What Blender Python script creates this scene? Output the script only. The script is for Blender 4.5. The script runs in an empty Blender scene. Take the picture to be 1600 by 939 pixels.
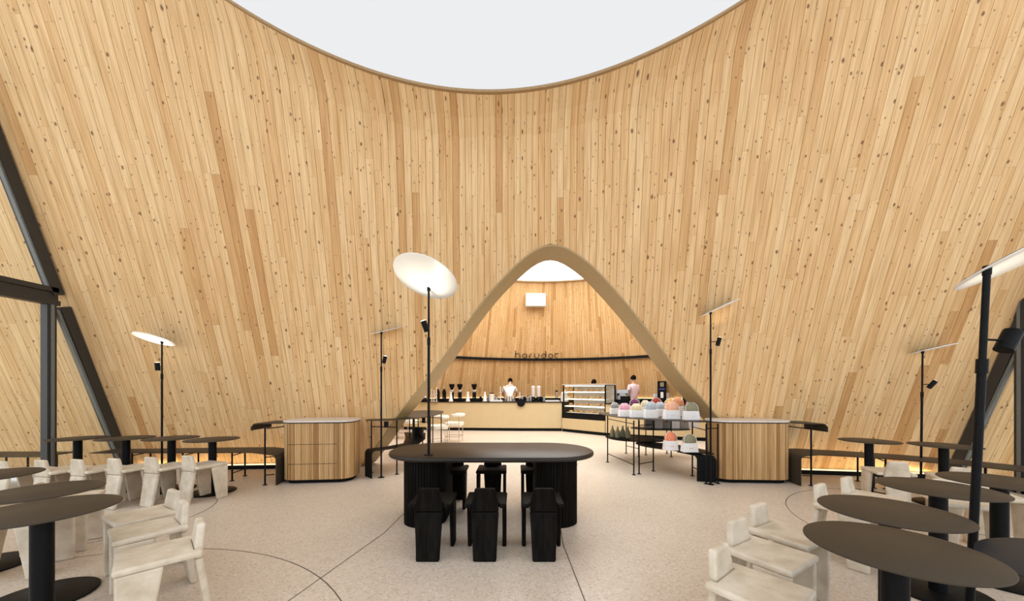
import bpy, bmesh, math, random
from math import sin, cos, pi, radians, sqrt, atan2
from mathutils import Vector, Matrix
random.seed(7)
SC = bpy.context.scene
COL = SC.collection

# ------------------------------------------------------------------ camera, sky, exposure
FPX = 560.0
cam_d = bpy.data.cameras.new('camera'); cam = bpy.data.objects.new('camera', cam_d); COL.objects.link(cam)
cam.location = (0, 0, 1.45); cam.rotation_euler = (pi/2, 0, 0)
cam_d.sensor_fit = 'HORIZONTAL'; cam_d.sensor_width = 36; cam_d.lens = 36*FPX/1600
cam_d.shift_y = (608-469.5)/1600; cam_d.clip_start = .05
SC.camera = cam
w = bpy.data.worlds.new('sky'); SC.world = w; w.use_nodes = True
bg = w.node_tree.nodes['Background']; bg.inputs[0].default_value = (.93, .96, 1, 1); bg.inputs[1].default_value = 1.62
SC.view_settings.view_transform = 'Standard'; SC.view_settings.look = 'None'
SC.view_settings.exposure = 0.3; SC.view_settings.gamma = 1
SC.cycles.use_denoising = True; SC.cycles.max_bounces = 8; SC.cycles.transparent_max_bounces = 12
MEMBRANE_STRENGTH = .70
ANNEX_STRENGTH = 2.3

def light(name, typ, loc, energy, color=(1, 1, 1), size=.2, size_y=None, rot=(0, 0, 0), spot=None, blend=.5):
    d = bpy.data.lights.new(name, typ); d.energy = energy; d.color = color
    if typ == 'AREA':
        d.size = size
        if size_y: d.shape = 'RECTANGLE'; d.size_y = size_y
    else:
        d.shadow_soft_size = size
    if typ == 'SPOT': d.spot_size = spot; d.spot_blend = blend
    o = bpy.data.objects.new(name, d); COL.objects.link(o); o.location = loc; o.rotation_euler = rot
    return o

# ------------------------------------------------------------------ materials
def new_mat(name):
    m = bpy.data.materials.new(name); m.use_nodes = True
    nt = m.node_tree; return m, nt, nt.nodes['Principled BSDF']
def N(nt, t, **k):
    n = nt.nodes.new(t)
    for a, b in k.items():
        if a.startswith('i_'):
            n.inputs[int(a[2:]) if a[2:].isdigit() else a[2:].replace('_', ' ')].default_value = b
        else: setattr(n, a, b)
    return n
def ramp(nt, src, stops):
    r = nt.nodes.new('ShaderNodeValToRGB'); e = r.color_ramp.elements
    while len(e) < len(stops): e.new(.5)
    for k, (p, c) in zip(e, stops): k.position = p; k.color = (*c, 1) if len(c) == 3 else c
    nt.links.new(src, r.inputs[0]); return r
def mixc(nt, fac, a, b, mode='MIX'):
    n = nt.nodes.new('ShaderNodeMix'); n.data_type = 'RGBA'; n.blend_type = mode
    for s, i in ((fac, 0), (a, 6), (b, 7)):
        if hasattr(s, 'is_linked') or hasattr(s, 'links'): nt.links.new(s, n.inputs[i])
        else: n.inputs[i].default_value = s if i == 0 else (*s, 1)
    return n.outputs[2]
def simple(name, c, rough=.5, metal=0, noise=.08, scale=30, bump=0, spec=.5):
    m, nt, p = new_mat(name)
    tc = N(nt, 'ShaderNodeTexCoord'); nz = N(nt, 'ShaderNodeTexNoise'); nz.inputs['Scale'].default_value = scale
    nz.inputs['Detail'].default_value = 3
    nt.links.new(tc.outputs['Object'], nz.inputs['Vector'])
    lo = tuple(max(0, x*(1-noise)) for x in c); hi = tuple(min(1, x*(1+noise)) for x in c)
    r = ramp(nt, nz.outputs[0], [(.3, lo), (.7, hi)])
    nt.links.new(r.outputs[0], p.inputs['Base Color'])
    p.inputs['Roughness'].default_value = rough; p.inputs['Metallic'].default_value = metal
    p.inputs['Specular IOR Level'].default_value = spec
    if bump:
        b = N(nt, 'ShaderNodeBump'); b.inputs['Strength'].default_value = bump; b.inputs['Distance'].default_value = .003
        nt.links.new(nz.outputs[0], b.inputs['Height']); nt.links.new(b.outputs[0], p.inputs['Normal'])
    return m
def emit(name, c, s):
    m, nt, p = new_mat(name); p.inputs['Base Color'].default_value = (.02, .02, .02, 1); p.inputs['Specular IOR Level'].default_value = 0
    p.inputs['Emission Color'].default_value = (*c, 1); p.inputs['Emission Strength'].default_value = s
    p.inputs['Roughness'].default_value = .6
    return m
def plank_mat(name, light_c, mid_c, dark_c, knots=True, grain=.22, rough=.55):
    m, nt, p = new_mat(name); L = nt.links.new
    at = N(nt, 'ShaderNodeAttribute', attribute_name='tone'); uv = N(nt, 'ShaderNodeUVMap', uv_map='UVMap')
    base = ramp(nt, at.outputs['Fac'], [(0, light_c), (.62, mid_c), (1, dark_c)])
    mp = N(nt, 'ShaderNodeMapping'); mp.inputs['Scale'].default_value = (42, 1.5, 1); L(uv.outputs[0], mp.inputs[0])
    nz = N(nt, 'ShaderNodeTexNoise'); nz.inputs['Scale'].default_value = 1; nz.inputs['Detail'].default_value = 4
    nz.inputs['Distortion'].default_value = .6; L(mp.outputs[0], nz.inputs['Vector'])
    g = ramp(nt, nz.outputs[0], [(.30, (1-grain, 1-grain*1.25, 1-grain*1.6)), (.62, (1.0, 1.0, 1.0))])
    c = mixc(nt, 1.0, base.outputs[0], g.outputs[0], 'MULTIPLY')
    mp2 = N(nt, 'ShaderNodeMapping'); mp2.inputs['Scale'].default_value = (7, .6, 1); L(uv.outputs[0], mp2.inputs[0])
    n2 = N(nt, 'ShaderNodeTexNoise'); n2.inputs['Scale'].default_value = 1; n2.inputs['Detail'].default_value = 2; L(mp2.outputs[0], n2.inputs['Vector'])
    g2 = ramp(nt, n2.outputs[0], [(.34, (.90, .83, .74)), (.55, (1, 1, 1))])
    c = mixc(nt, 1.0, c, g2.outputs[0], 'MULTIPLY')
    if knots:
        for sc, thr, amt, off in ((5.6, .070, .9, 0), (9.0, .066, .78, 7.3), (2.3, .036, .95, 3.1)):
            mk = N(nt, 'ShaderNodeMapping'); mk.inputs['Scale'].default_value = (sc, sc*.62, 1); mk.inputs['Location'].default_value = (off, off, 0)
            L(uv.outputs[0], mk.inputs[0])
            nd = N(nt, 'ShaderNodeTexNoise'); nd.inputs['Scale'].default_value = 5; L(mk.outputs[0], nd.inputs['Vector'])
            vm = N(nt, 'ShaderNodeVectorMath', operation='MULTIPLY_ADD'); vm.inputs[1].default_value = (.07, .07, 0)
            L(nd.outputs['Color'], vm.inputs[0]); L(mk.outputs[0], vm.inputs[2])
            v = N(nt, 'ShaderNodeTexVoronoi'); v.voronoi_dimensions = '2D'; v.inputs['Scale'].default_value = 1; v.inputs['Randomness'].default_value = 1
            L(vm.outputs[0], v.inputs['Vector'])
            # size of each knot varies with the cell's random colour
            sp = N(nt, 'ShaderNodeSeparateColor'); L(v.outputs['Color'], sp.inputs[0])
            ma = N(nt, 'ShaderNodeMath', operation='MULTIPLY_ADD'); L(sp.outputs[0], ma.inputs[0]); ma.inputs[1].default_value = thr*1.5; ma.inputs[2].default_value = -thr*.25
            dv = N(nt, 'ShaderNodeMath', operation='SUBTRACT'); L(ma.outputs[0], dv.inputs[0]); L(v.outputs['Distance'], dv.inputs[1])
            ss = N(nt, 'ShaderNodeMapRange'); ss.inputs['From Min'].default_value = -.012; ss.inputs['From Max'].default_value = .022; ss.inputs['To Max'].default_value = amt
            L(dv.outputs[0], ss.inputs[0])
            c = mixc(nt, ss.outputs[0], c, (.20, .085, .03))
    L(c, p.inputs['Base Color']); p.inputs['Roughness'].default_value = rough; p.inputs['Specular IOR Level'].default_value = .3
    return m
M = {}
M['wood'] = plank_mat('pine_planks', (.89, .625, .34), (.82, .53, .255), (.64, .355, .14))
M['wood2'] = plank_mat('annex_planks', (.84, .57, .30), (.76, .485, .225), (.58, .33, .13), grain=.22)
M['slat'] = plank_mat('desk_slats', (.66, .44, .22), (.50, .30, .125), (.32, .165, .06), knots=False, grain=.2)
M['backing'] = simple('wall_backing', (.16, .085, .04), .9)
M['archband'] = simple('arch_lining', (.41, .285, .13), .5, noise=.04)
M['lip'] = simple('skylight_lip', (.42, .27, .13), .6)
M['beige'] = simple('beige_counter_front', (.60, .475, .27), .5, noise=.03, scale=4)
M['black'] = simple('black_steel', (.0065, .0068, .0075), .45, noise=.2, spec=.10)
M['blackmatt'] = simple('black_plinth', (.008, .008, .008), .8, spec=.1)
M['brown'] = simple('taupe_steel_top', (.056, .043, .030), .5, noise=.05, scale=60, spec=.14)
M['bluedark'] = simple('slate_blue_table_top', (.018, .023, .031), .5, noise=.08, spec=.3)
M['chrome'] = simple('steel_tube', (.55, .52, .48), .25, metal=.9)
M['cream'] = simple('cream_upholstery', (.80, .72, .60), .8, bump=.2)
M['stone'] = simple('pale_stone_top', (.66, .60, .54), .35)
M['disc'] = simple('white_reflector', (.86, .85, .82), .4, noise=.01)
M['frame'] = simple('dark_window_frame', (.028, .027, .025), .45)
M['gasket'] = simple('grey_green_gasket', (.16, .165, .15), .4)
M['joint'] = simple('floor_joint_strip', (.10, .075, .055), .6)
M['white'] = simple('white_plastic', (.82, .80, .77), .5, noise=.02)
M['paper'] = simple('white_paper', (.80, .78, .77), .8, noise=.04)
M['grey'] = simple('grey_plastic', (.35, .34, .33), .5)
M['skin'] = simple('skin', (.60, .36, .25), .6)
M['hair'] = simple('black_hair', (.008, .006, .005), .8, noise=.3, scale=90, spec=.05)
M['shirt'] = simple('pale_shirt', (.86, .78, .77), .85)
M['pink'] = simple('pink_shirt', (.80, .62, .68), .85)
M['trousers'] = simple('dark_trousers', (.05, .05, .055), .8)
M['screen'] = emit('lit_screen', (.10, .13, .45), .8)
M['led'] = emit('warm_led', (1, .74, .40), 1.5)
M['lampglow'] = emit('lamp_lens', (1, .93, .80), 8)
M['membrane'] = emit('skylight_membrane', (.97, .98, 1.0), MEMBRANE_STRENGTH)
M['membrane2'] = emit('annex_skylight_membrane', (1.0, .99, .96), ANNEX_STRENGTH)
M['caselight'] = emit('case_light', (1, .88, .66), 8.0)
M['ground'] = simple('outside_paving', (.55, .53, .50), .8)
M['metal'] = simple('brushed_metal', (.5, .5, .5), .3, metal=.9)
for nm, c in dict(pinkc=(.72, .34, .44), creamc=(.72, .60, .36), bluec=(.42, .47, .50), orangec=(.80, .36, .16), peach=(.85, .45, .28), olive=(.25, .23, .14),
                  redc=(.36, .04, .025), purple=(.16, .03, .10), yellowc=(.68, .45, .17), greyc=(.30, .29, .27), bread=(.62, .34, .13), coral=(.75, .24, .12), wineo=(.32, .05, .03)).items():
    M[nm] = simple('paint_'+nm, c, .75, noise=.15, scale=40)

def mk_floor():
    m, nt, p = new_mat('terrazzo_floor'); L = nt.links.new
    tc = N(nt, 'ShaderNodeTexCoord')
    v = N(nt, 'ShaderNodeTexVoronoi'); v.inputs['Scale'].default_value = 75; L(tc.outputs['Object'], v.inputs['Vector'])
    sp = N(nt, 'ShaderNodeSeparateColor'); L(v.outputs['Color'], sp.inputs[0])
    chips = ramp(nt, sp.outputs[0], [(0, (.40, .31, .23)), (.22, (.63, .54, .445)), (.75, (.70, .61, .515)), (1, (.82, .75, .66))])
    n = N(nt, 'ShaderNodeTexNoise'); n.inputs['Scale'].default_value = 1.1; n.inputs['Detail'].default_value = 4; L(tc.outputs['Object'], n.inputs['Vector'])
    big = ramp(nt, n.outputs[0], [(.3, (.93, .91, .89)), (.7, (1, 1, 1))])
    n2 = N(nt, 'ShaderNodeTexNoise'); n2.inputs['Scale'].default_value = 260; L(tc.outputs['Object'], n2.inputs['Vector'])
    fine = ramp(nt, n2.outputs[0], [(.35, (.86, .84, .82)), (.65, (1, 1, 1))])
    c = mixc(nt, .55, (.69, .60, .51), chips.outputs[0]); c = mixc(nt, 1., c, big.outputs[0], 'MULTIPLY'); c = mixc(nt, 1., c, fine.outputs[0], 'MULTIPLY')
    L(c, p.inputs['Base Color']); p.inputs['Roughness'].default_value = .34; p.inputs['Specular IOR Level'].default_value = .35
    return m
M['floor'] = mk_floor()
def mk_white():
    m, nt, p = new_mat('limed_concrete_white'); L = nt.links.new
    tc = N(nt, 'ShaderNodeTexCoord'); n = N(nt, 'ShaderNodeTexNoise'); n.inputs['Scale'].default_value = 9; n.inputs['Detail'].default_value = 6
    oi = N(nt, 'ShaderNodeObjectInfo'); va = N(nt, 'ShaderNodeVectorMath', operation='ADD'); L(tc.outputs['Object'], va.inputs[0]); L(oi.outputs['Location'], va.inputs[1])
    L(va.outputs[0], n.inputs['Vector'])
    r = ramp(nt, n.outputs[0], [(.28, (.52, .44, .33)), (.5, (.64, .56, .44)), (.72, (.73, .66, .55))])
    v = N(nt, 'ShaderNodeTexVoronoi'); v.inputs['Scale'].default_value = 60; L(va.outputs[0], v.inputs['Vector'])
    pit = ramp(nt, v.outputs['Distance'], [(.06, (.62, .58, .52)), (.16, (1, 1, 1))])
    c = mixc(nt, .7, r.outputs[0], pit.outputs[0], 'MULTIPLY')
    L(c, p.inputs['Base Color']); p.inputs['Roughness'].default_value = .42
    return m
M['limed'] = mk_white()
def mk_blackwood():
    m, nt, p = new_mat('black_stained_oak'); L = nt.links.new
    tc = N(nt, 'ShaderNodeTexCoord'); mp = N(nt, 'ShaderNodeMapping'); mp.inputs['Scale'].default_value = (45, 45, 2); L(tc.outputs['Object'], mp.inputs[0])
    n = N(nt, 'ShaderNodeTexNoise'); n.inputs['Scale'].default_value = 1; n.inputs['Detail'].default_value = 4; L(mp.outputs[0], n.inputs['Vector'])
    r = ramp(nt, n.outputs[0], [(.35, (.003, .0026, .0022)), (.65, (.009, .0075, .006))]); L(r.outputs[0], p.inputs['Base Color'])
    p.inputs['Roughness'].default_value = .6; p.inputs['Specular IOR Level'].default_value = .06
    b = N(nt, 'ShaderNodeBump'); b.inputs['Strength'].default_value = .25; b.inputs['Distance'].default_value = .002
    L(n.outputs[0], b.inputs['Height']); L(b.outputs[0], p.inputs['Normal']); return m
M['blackwood'] = mk_blackwood()
def mk_tabletop():
    m, nt, p = new_mat('black_table_top_grain'); L = nt.links.new
    tc = N(nt, 'ShaderNodeTexCoord'); mp = N(nt, 'ShaderNodeMapping'); mp.inputs['Scale'].default_value = (1.6, 30, 30); L(tc.outputs['Object'], mp.inputs[0])
    n = N(nt, 'ShaderNodeTexNoise'); n.inputs['Scale'].default_value = 1; n.inputs['Detail'].default_value = 4; L(mp.outputs[0], n.inputs['Vector'])
    r = ramp(nt, n.outputs[0], [(.35, (.012, .008, .006)), (.65, (.026, .018, .013))]); L(r.outputs[0], p.inputs['Base Color'])
    p.inputs['Roughness'].default_value = .4; p.inputs['Specular IOR Level'].default_value = .3; return m
M['tabletop'] = mk_tabletop()
def mk_glass():
    m = bpy.data.materials.new('window_glass'); m.use_nodes = True; nt = m.node_tree; nt.nodes.clear(); L = nt.links.new
    o = N(nt, 'ShaderNodeOutputMaterial'); t = N(nt, 'ShaderNodeBsdfTransparent'); t.inputs[0].default_value = (.99, 1, .99, 1)
    g = N(nt, 'ShaderNodeBsdfGlossy'); g.inputs['Roughness'].default_value = .02
    f = N(nt, 'ShaderNodeLayerWeight'); f.inputs[0].default_value = .5; x = N(nt, 'ShaderNodeMixShader')
    pw = N(nt, 'ShaderNodeMath', operation='POWER'); pw.inputs[1].default_value = 4; L(f.outputs['Facing'], pw.inputs[0])
    ma = N(nt, 'ShaderNodeMath', operation='MULTIPLY_ADD'); ma.inputs[1].default_value = .35; ma.inputs[2].default_value = .02; L(pw.outputs[0], ma.inputs[0])
    L(ma.outputs[0], x.inputs[0]); L(t.outputs[0], x.inputs[1]); L(g.outputs[0], x.inputs[2]); L(x.outputs[0], o.inputs[0]); return m
M['glass'] = mk_glass()
def mk_stripes():
    m, nt, p = new_mat('striped_apron'); L = nt.links.new
    tc = N(nt, 'ShaderNodeTexCoord'); wv = N(nt, 'ShaderNodeTexWave'); wv.inputs['Scale'].default_value = 3.4; L(tc.outputs['Object'], wv.inputs['Vector'])
    r = ramp(nt, wv.outputs[0], [(.45, (.16, .14, .13)), (.55, (.66, .56, .44))]); L(r.outputs[0], p.inputs['Base Color']); return m
M['stripes'] = mk_stripes()

# ------------------------------------------------------------------ mesh helpers
def link(name, me, mat=None, parent=None, smooth=False, kind=None, bevel=0, loc=None, rot=None):
    if mat is not None: me.materials.append(M[mat] if isinstance(mat, str) else mat)
    if smooth:
        for p in me.polygons: p.use_smooth = True
    o = bpy.data.objects.new(name, me); COL.objects.link(o)
    if parent: o.parent = parent
    if kind: o['kind'] = kind
    if bevel:
        b = o.modifiers.new('bevel', 'BEVEL'); b.width = bevel; b.segments = 2; b.limit_method = 'ANGLE'; b.angle_limit = radians(35)
    if loc: o.location = loc
    if rot: o.rotation_euler = rot
    return o
def empty(name, loc=(0, 0, 0), rz=0):
    o = bpy.data.objects.new(name, None); COL.objects.link(o); o.location = loc; o.rotation_euler = (0, 0, rz); o.empty_display_size = .1
    return o
def tag(o, label, cat, group=None, kind=None):
    o['label'] = label; o['category'] = cat
    if group: o['group'] = group
    if kind: o['kind'] = kind
    return o
class MB:
    def __init__(s): s.v = []; s.f = []
    def add(s, vs, fs):
        n = len(s.v); s.v += [tuple(v) for v in vs]; s.f += [tuple(i+n for i in f) for f in fs]; return s
    def box(s, c, d, rz=0):
        x, y, z = (k/2 for k in d); cz, sz = cos(rz), sin(rz); vs = []
        for a in (-x, x):
            for b in (-y, y):
                for e in (-z, z): vs.append((c[0]+a*cz-b*sz, c[1]+a*sz+b*cz, c[2]+e))
        return s.add(vs, [(0, 1, 3, 2), (4, 6, 7, 5), (0, 4, 5, 1), (2, 3, 7, 6), (0, 2, 6, 4), (1, 5, 7, 3)])
    def prism(s, poly, z0, z1):
        n = len(poly); vs = [(p[0], p[1], z0) for p in poly]+[(p[0], p[1], z1) for p in poly]
        fs = [tuple(range(n-1, -1, -1)), tuple(range(n, 2*n))]+[(i, (i+1) % n, n+(i+1) % n, n+i) for i in range(n)]
        return s.add(vs, fs)
    def loft(s, rings, cap=True, closed=True):
        n = len(rings[0]); vs = [p for r in rings for p in r]; fs = []
        for k in range(len(rings)-1):
            for i in range(n if closed else n-1):
                j = (i+1) % n; fs.append((k*n+i, k*n+j, (k+1)*n+j, (k+1)*n+i))
        if cap: fs += [tuple(range(n-1, -1, -1)), tuple((len(rings)-1)*n+i for i in range(n))]
        return s.add(vs, fs)
    def cyl(s, p0, p1, r0, n=12, r1=None):
        r1 = r0 if r1 is None else r1
        p0 = Vector(p0); p1 = Vector(p1); d = (p1-p0).normalized(); a = d.orthogonal().normalized(); b = d.cross(a)
        return s.loft([[p+a*(r*cos(2*pi*i/n))+b*(r*sin(2*pi*i/n)) for i in range(n)] for p, r in ((p0, r0), (p1, r1))])
    def tube(s, pts, r, n=6):
        for a, b in zip(pts, pts[1:]): s.cyl(a, b, r, n)
        return s
    def lathe(s, prof, c=(0, 0, 0), n=16):
        return s.loft([[(c[0]+r*cos(2*pi*i/n), c[1]+r*sin(2*pi*i/n), c[2]+z) for i in range(n)] for r, z in prof])
    def mesh(s, name='m'):
        me = bpy.data.meshes.new(name); me.from_pydata(s.v, [], s.f); me.update()
        bm = bmesh.new(); bm.from_mesh(me); bmesh.ops.recalc_face_normals(bm, faces=bm.faces); bm.to_mesh(me); bm.free(); return me
    def build(s, name, mat, parent=None, **k): return link(name, s.mesh(name), mat, parent, **k)
def copy_tree(o, parent=None):
    c = o.copy(); COL.objects.link(c)
    if parent: c.parent = parent
    for ch in list(o.children): copy_tree(ch, c)
    return c
def stadium(cx, cy, wx, wy, n=10, r=None):
    r = min(wx, wy)/2 if r is None else r; pts = []
    for (sx, sy, a0) in ((1, 1, 0), (-1, 1, pi/2), (-1, -1, pi), (1, -1, 3*pi/2)):
        for i in range(n+1):
            a = a0+pi/2*i/n; pts.append((cx+sx*(wx/2-r)+r*cos(a), cy+sy*(wy/2-r)+r*sin(a)))
    out = []
    for p in pts:
        if not out or (abs(p[0]-out[-1][0])+abs(p[1]-out[-1][1])) > 1e-5: out.append(p)
    if abs(out[0][0]-out[-1][0])+abs(out[0][1]-out[-1][1]) < 1e-5: out.pop()
    return out
def flat_smooth(o, ang=35):
    for p in o.data.polygons: p.use_smooth = True
    o.data.set_sharp_from_angle(angle=radians(ang)); return o

# ------------------------------------------------------------------ the leaning timber wall
def Bx(X): return 6.75-.012*(X+1.5)**2
def h_top(X): return min(7.4, 5.32+.086*(X+.2)**2)
def wall_y(X, h, off=0.0):
    ht = h_top(X); t = max(0, min(1, (h-(ht-.46))/.46))
    return Bx(X)-.34*h-.24*math.exp(-(X/3.8)**4)*t*t+off
def shx(X): return -.05*X*math.exp(-(X/3.2)**2)
ARCH = [(-2.821, .022), (-2.397, .512), (-2.01, 1.033), (-1.62, 1.45), (-1.317, 1.79), (-1.03, 2.14), (-.747, 2.512), (-.478, 2.85), (-.223, 3.116), (.025, 3.345), (.265, 3.535),
        (.439, 3.63), (.6, 3.662), (.76, 3.632), (.935, 3.551), (1.232, 3.353), (1.545, 3.06), (1.864, 2.74), (2.252, 2.31), (2.56, 1.95), (2.80, 1.68), (3.184, 1.31), (3.42, 1.07), (4.385, .112), (4.5, 0)]
ARCH = [(-2.84, 0)]+ARCH
def arch_h(X):
    if X <= ARCH[0][0] or X >= ARCH[-1][0]: return 0.0
    for (a, ha), (b, hb) in zip(ARCH, ARCH[1:]):
        if a <= X <= b: return ha+(hb-ha)*(X-a)/(b-a)
def bottom_on(Xb):
    h = 1.0
    for _ in range(60): h = .5*h+.5*arch_h(Xb+shx(Xb)*h)
    return h if h > 1e-3 else 0.0
def top_on(Xb):
    h = 5.5
    for _ in range(40): h = h_top(Xb+shx(Xb)*h)
    return h
def plank_geo(xl, xr, bl, br, tl, tr, posf, rows, gap=.0028, rec=.008, uo=(0, 0), endgap=.0006):
    """one board: bottom heights bl/br, top heights tl/tr at its left and right edge"""
    vs = []; fs = []; uv = []
    for k in range(rows+1):
        t = k/rows
        for (x, e, q) in ((xl+gap*.5, 0, rec), (xl+gap, 0, 0), (xr-gap, 1, 0), (xr-gap*.5, 1, rec)):
            b = (bl, br)[e]+endgap; tp = (tl, tr)[e]-endgap; h = b+(tp-b)*t
            vs.append(posf(x, h, q)); uv.append((x-xl+uo[0], h+uo[1]))
    for k in range(rows):
        for i in range(3): fs.append((4*k+i, 4*k+i+1, 4*k+i+5, 4*k+i+4))
    return vs, fs, uv
def attr_mesh(name, vs, fs, uv, tones):
    me = bpy.data.meshes.new(name); me.from_pydata(vs, [], fs)
    u = me.uv_layers.new(name='UVMap'); a = me.attributes.new('tone', 'FLOAT', 'POINT')
    a.data.foreach_set('value', tones)
    li = [0]*len(me.loops); me.loops.foreach_get('vertex_index', li)
    flat = []
    for i in li: flat += uv[i]
    u.data.foreach_set('uv', flat); me.update(); return me

def main_pos(x, h, q): return (x+shx(x)*h, wall_y(x+shx(x)*h, h, q), h)
PW = .112; planks = []; bk = MB()
x = -10.6
while x < 10.7:
    xr = x+PW
    bl, br, tl, tr = bottom_on(x), bottom_on(xr), top_on(x), top_on(xr)
    # backing sheet right behind the boards
    rws = 26
    bk.add([main_pos(xx, b+(t-b)*k/rws, .03) for k in range(rws+1) for xx, b, t in ((x, bl, tl), (xr, br, tr))],
           [(2*k, 2*k+1, 2*k+3, 2*k+2) for k in range(rws)])
    cuts = []; h = random.uniform(.2, 2.6)
    while h < max(tl, tr)-.7:
        if h > max(bl, br)+.5: cuts.append(h)
        h += random.uniform(1.6, 3.6)
    seq = [(bl, br)]+[(c, c) for c in cuts]+[(tl, tr)]
    for (a0, a1), (c0, c1) in zip(seq, seq[1:]):
        ln = (c0+c1-a0-a1)/2; rows = max(2, min(9, int(ln/.55))) if (c0, c1) != (tl, tr) else max(5, min(16, int(ln/.16)))
        t = random.random(); tone = .04+.5*t if t < .93 else random.uniform(.65, 1)
        uo = (random.uniform(0, 50), random.uniform(0, 50))
        g = plank_geo(x, xr, a0, a1, c0, c1, main_pos, rows, uo=uo)
        hm = (a0+a1+c0+c1)/4; xm = (x+xr)/2; ym = Bx(xm)-.34*hm
        px = 800+FPX*(xm)/ym; pyb = 608-FPX*(max(a0, .0)-1.45)/ym; pyt = 608-FPX*(c0-1.45)/ym
        vis = max(0, min(939, pyb)-max(0, pyt)) if 0 < px < 1600 else 0
        if vis and abs(xm) > 6.8: vis *= .6
        planks.append((vis, g, tone))
    x = xr
wall = bk.build('wall_back', 'backing', kind='structure')
planks.sort(key=lambda p: -p[0])
for vis, (vs, fs, uv), tone in planks[:300]:
    link('plank', attr_mesh('plank', vs, fs, uv, [tone]*len(vs)), 'wood', wall)
V = []; Fc = []; U = []; T = []
for vis, (vs, fs, uv), tone in planks[300:]:
    n = len(V); V += vs; Fc += [tuple(i+n for i in f) for f in fs]; U += uv; T += [tone]*len(vs)
link('planks_beyond', attr_mesh('planks_beyond', V, Fc, U, T), 'wood', wall, kind='stuff')

# rim under the skylight edge, and the skylight membrane
def xs(a, b, n): return [a+(b-a)*i/n for i in range(n+1)]
ring = []
for X in xs(-5.4, 5.2, 60):
    h = h_top(X); y = wall_y(X, h)
    ring.append([(X, y+.03, h-.012), (X, y-.03, h-.012), (X, y-.03, h+.03), (X, y+.03, h+.03)])
MB().loft(ring).build('trim_1', 'lip', kind='structure')
vs = []; fs = []; nx = 60; ny = 8
for i, X in enumerate(xs(-5.4, 5.2, nx)):
    h = h_top(X); y = wall_y(X, h)
    for j in range(ny+1):
        t = j/ny; vs.append((X, y+.02-(y+4.5)*t, h+.02+.12*sin(pi*t)))
for i in range(nx):
    for j in range(ny): a = i*(ny+1)+j; fs.append((a, a+1, a+ny+2, a+ny+1))
o = MB().add(vs, fs).build('skylight_membrane', 'membrane', smooth=True, kind='structure')

# arch lining: a splayed band from the wall face inwards
def resample(pts, n):
    d = [0]
    for a, b in zip(pts, pts[1:]): d.append(d[-1]+sqrt((a[0]-b[0])**2+(a[1]-b[1])**2))
    out = []
    for k in range(n+1):
        s = d[-1]*k/n; i = 0
        while i < len(d)-2 and d[i+1] < s: i += 1
        t = (s-d[i])/(d[i+1]-d[i]); out.append((pts[i][0]+(pts[i+1][0]-pts[i][0])*t, pts[i][1]+(pts[i+1][1]-pts[i][1])*t))
    return out
ap = resample(ARCH, 80)
for _ in range(2): ap = [ap[0]]+[((a[0]+2*b[0]+c[0])/4, (a[1]+2*b[1]+c[1])/4) for a, b, c in zip(ap, ap[1:], ap[2:])]+[ap[-1]]
rg = []
for i, (X, h) in enumerate(ap):
    a = ap[max(0, i-1)]; b = ap[min(len(ap)-1, i+1)]; tx, th = b[0]-a[0], b[1]-a[1]; l = sqrt(tx*tx+th*th); nx_, nh = th/l, -tx/l   # points into the opening
    y = wall_y(X, h)
    def q(d, dy): return (X+nx_*d, y+dy, max(0.0, h+nh*d) if 0 < i < len(ap)-1 else 0.0)
    rg.append([q(-.012, .03), q(-.012, -.016), q(.012, -.018), q(.105, .24), q(.105, .34), q(-.03, .34)])
flat_smooth(MB().loft(rg).build('arch_lining', 'archband', kind='structure'), 40)

# baseboard and warm light strip along the foot of the wall
for k, (xa, xb) in enumerate(((-6.75, -2.9), (4.55, 7.05))):
    r1 = []; r2 = []
    for X in xs(xa, xb, 14):
        y = Bx(X)-.05
        r1.append([(X, y, 0), (X, y-.09, 0), (X, y-.09, .07), (X, y, .07)])
        r2.append([(X, y-.012, .071), (X, y-.075, .071), (X, y-.075, .083), (X, y-.012, .083)])
    b = MB().loft(r1).build(('baseboard_left', 'baseboard_right')[k], 'blackmatt', kind='structure')
    MB().loft(r2).build('light_strip', 'led', b)
    light('wall_foot_glow', 'AREA', ((xa+xb)/2, Bx((xa+xb)/2)-.22, .10), 2.5, (1, .72, .38), abs(xb-xa)*.95, .05, rot=(radians(155), 0, 0))

# floor, outside ground
fl = MB().prism([(-6.86, -3), (7.16, -3), (7.16, 6.2), (7.6, 7), (9.6, 9), (9.6, 17.2), (-8, 17.2), (-8, 9), (-6.86, 6.5)], -.1, 0).build('floor', 'floor', kind='structure')
MB().box((0, 5, -.17), (60, 50, .1)).build('ground_outside', 'ground', kind='structure')
def inlay(pts, wd=.008, closed=False):
    rg = []; n = len(pts)
    for i, (X, y) in enumerate(pts):
        a = pts[max(0, i-1)]; b = pts[min(n-1, i+1)]; dx, dy = b[0]-a[0], b[1]-a[1]; l = sqrt(dx*dx+dy*dy); nx_, ny_ = -dy/l*wd/2, dx/l*wd/2
        rg.append([(X+nx_, y+ny_, -.004), (X-nx_, y-ny_, -.004), (X-nx_, y-ny_, .0012), (X+nx_, y+ny_, .0012)])
    MB().loft(rg).build('joint', 'joint', fl)
def arc(cx, cy, r, a0, a1, n=48): return [(cx+r*cos(radians(a0+(a1-a0)*i/n)), cy+r*sin(radians(a0+(a1-a0)*i/n))) for i in range(n+1)]
inlay(arc(-2.9, 1.0, 2.26, -60, 118))
inlay(arc(4.8, 3.6, 1.63, 60, 260))
inlay([(.5, -2), (.5, 2.0), (.50, 2.45), (.477, 3.34), (.55, 4.4), (.8, 5.6), (1.3, 7.0)])
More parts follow.
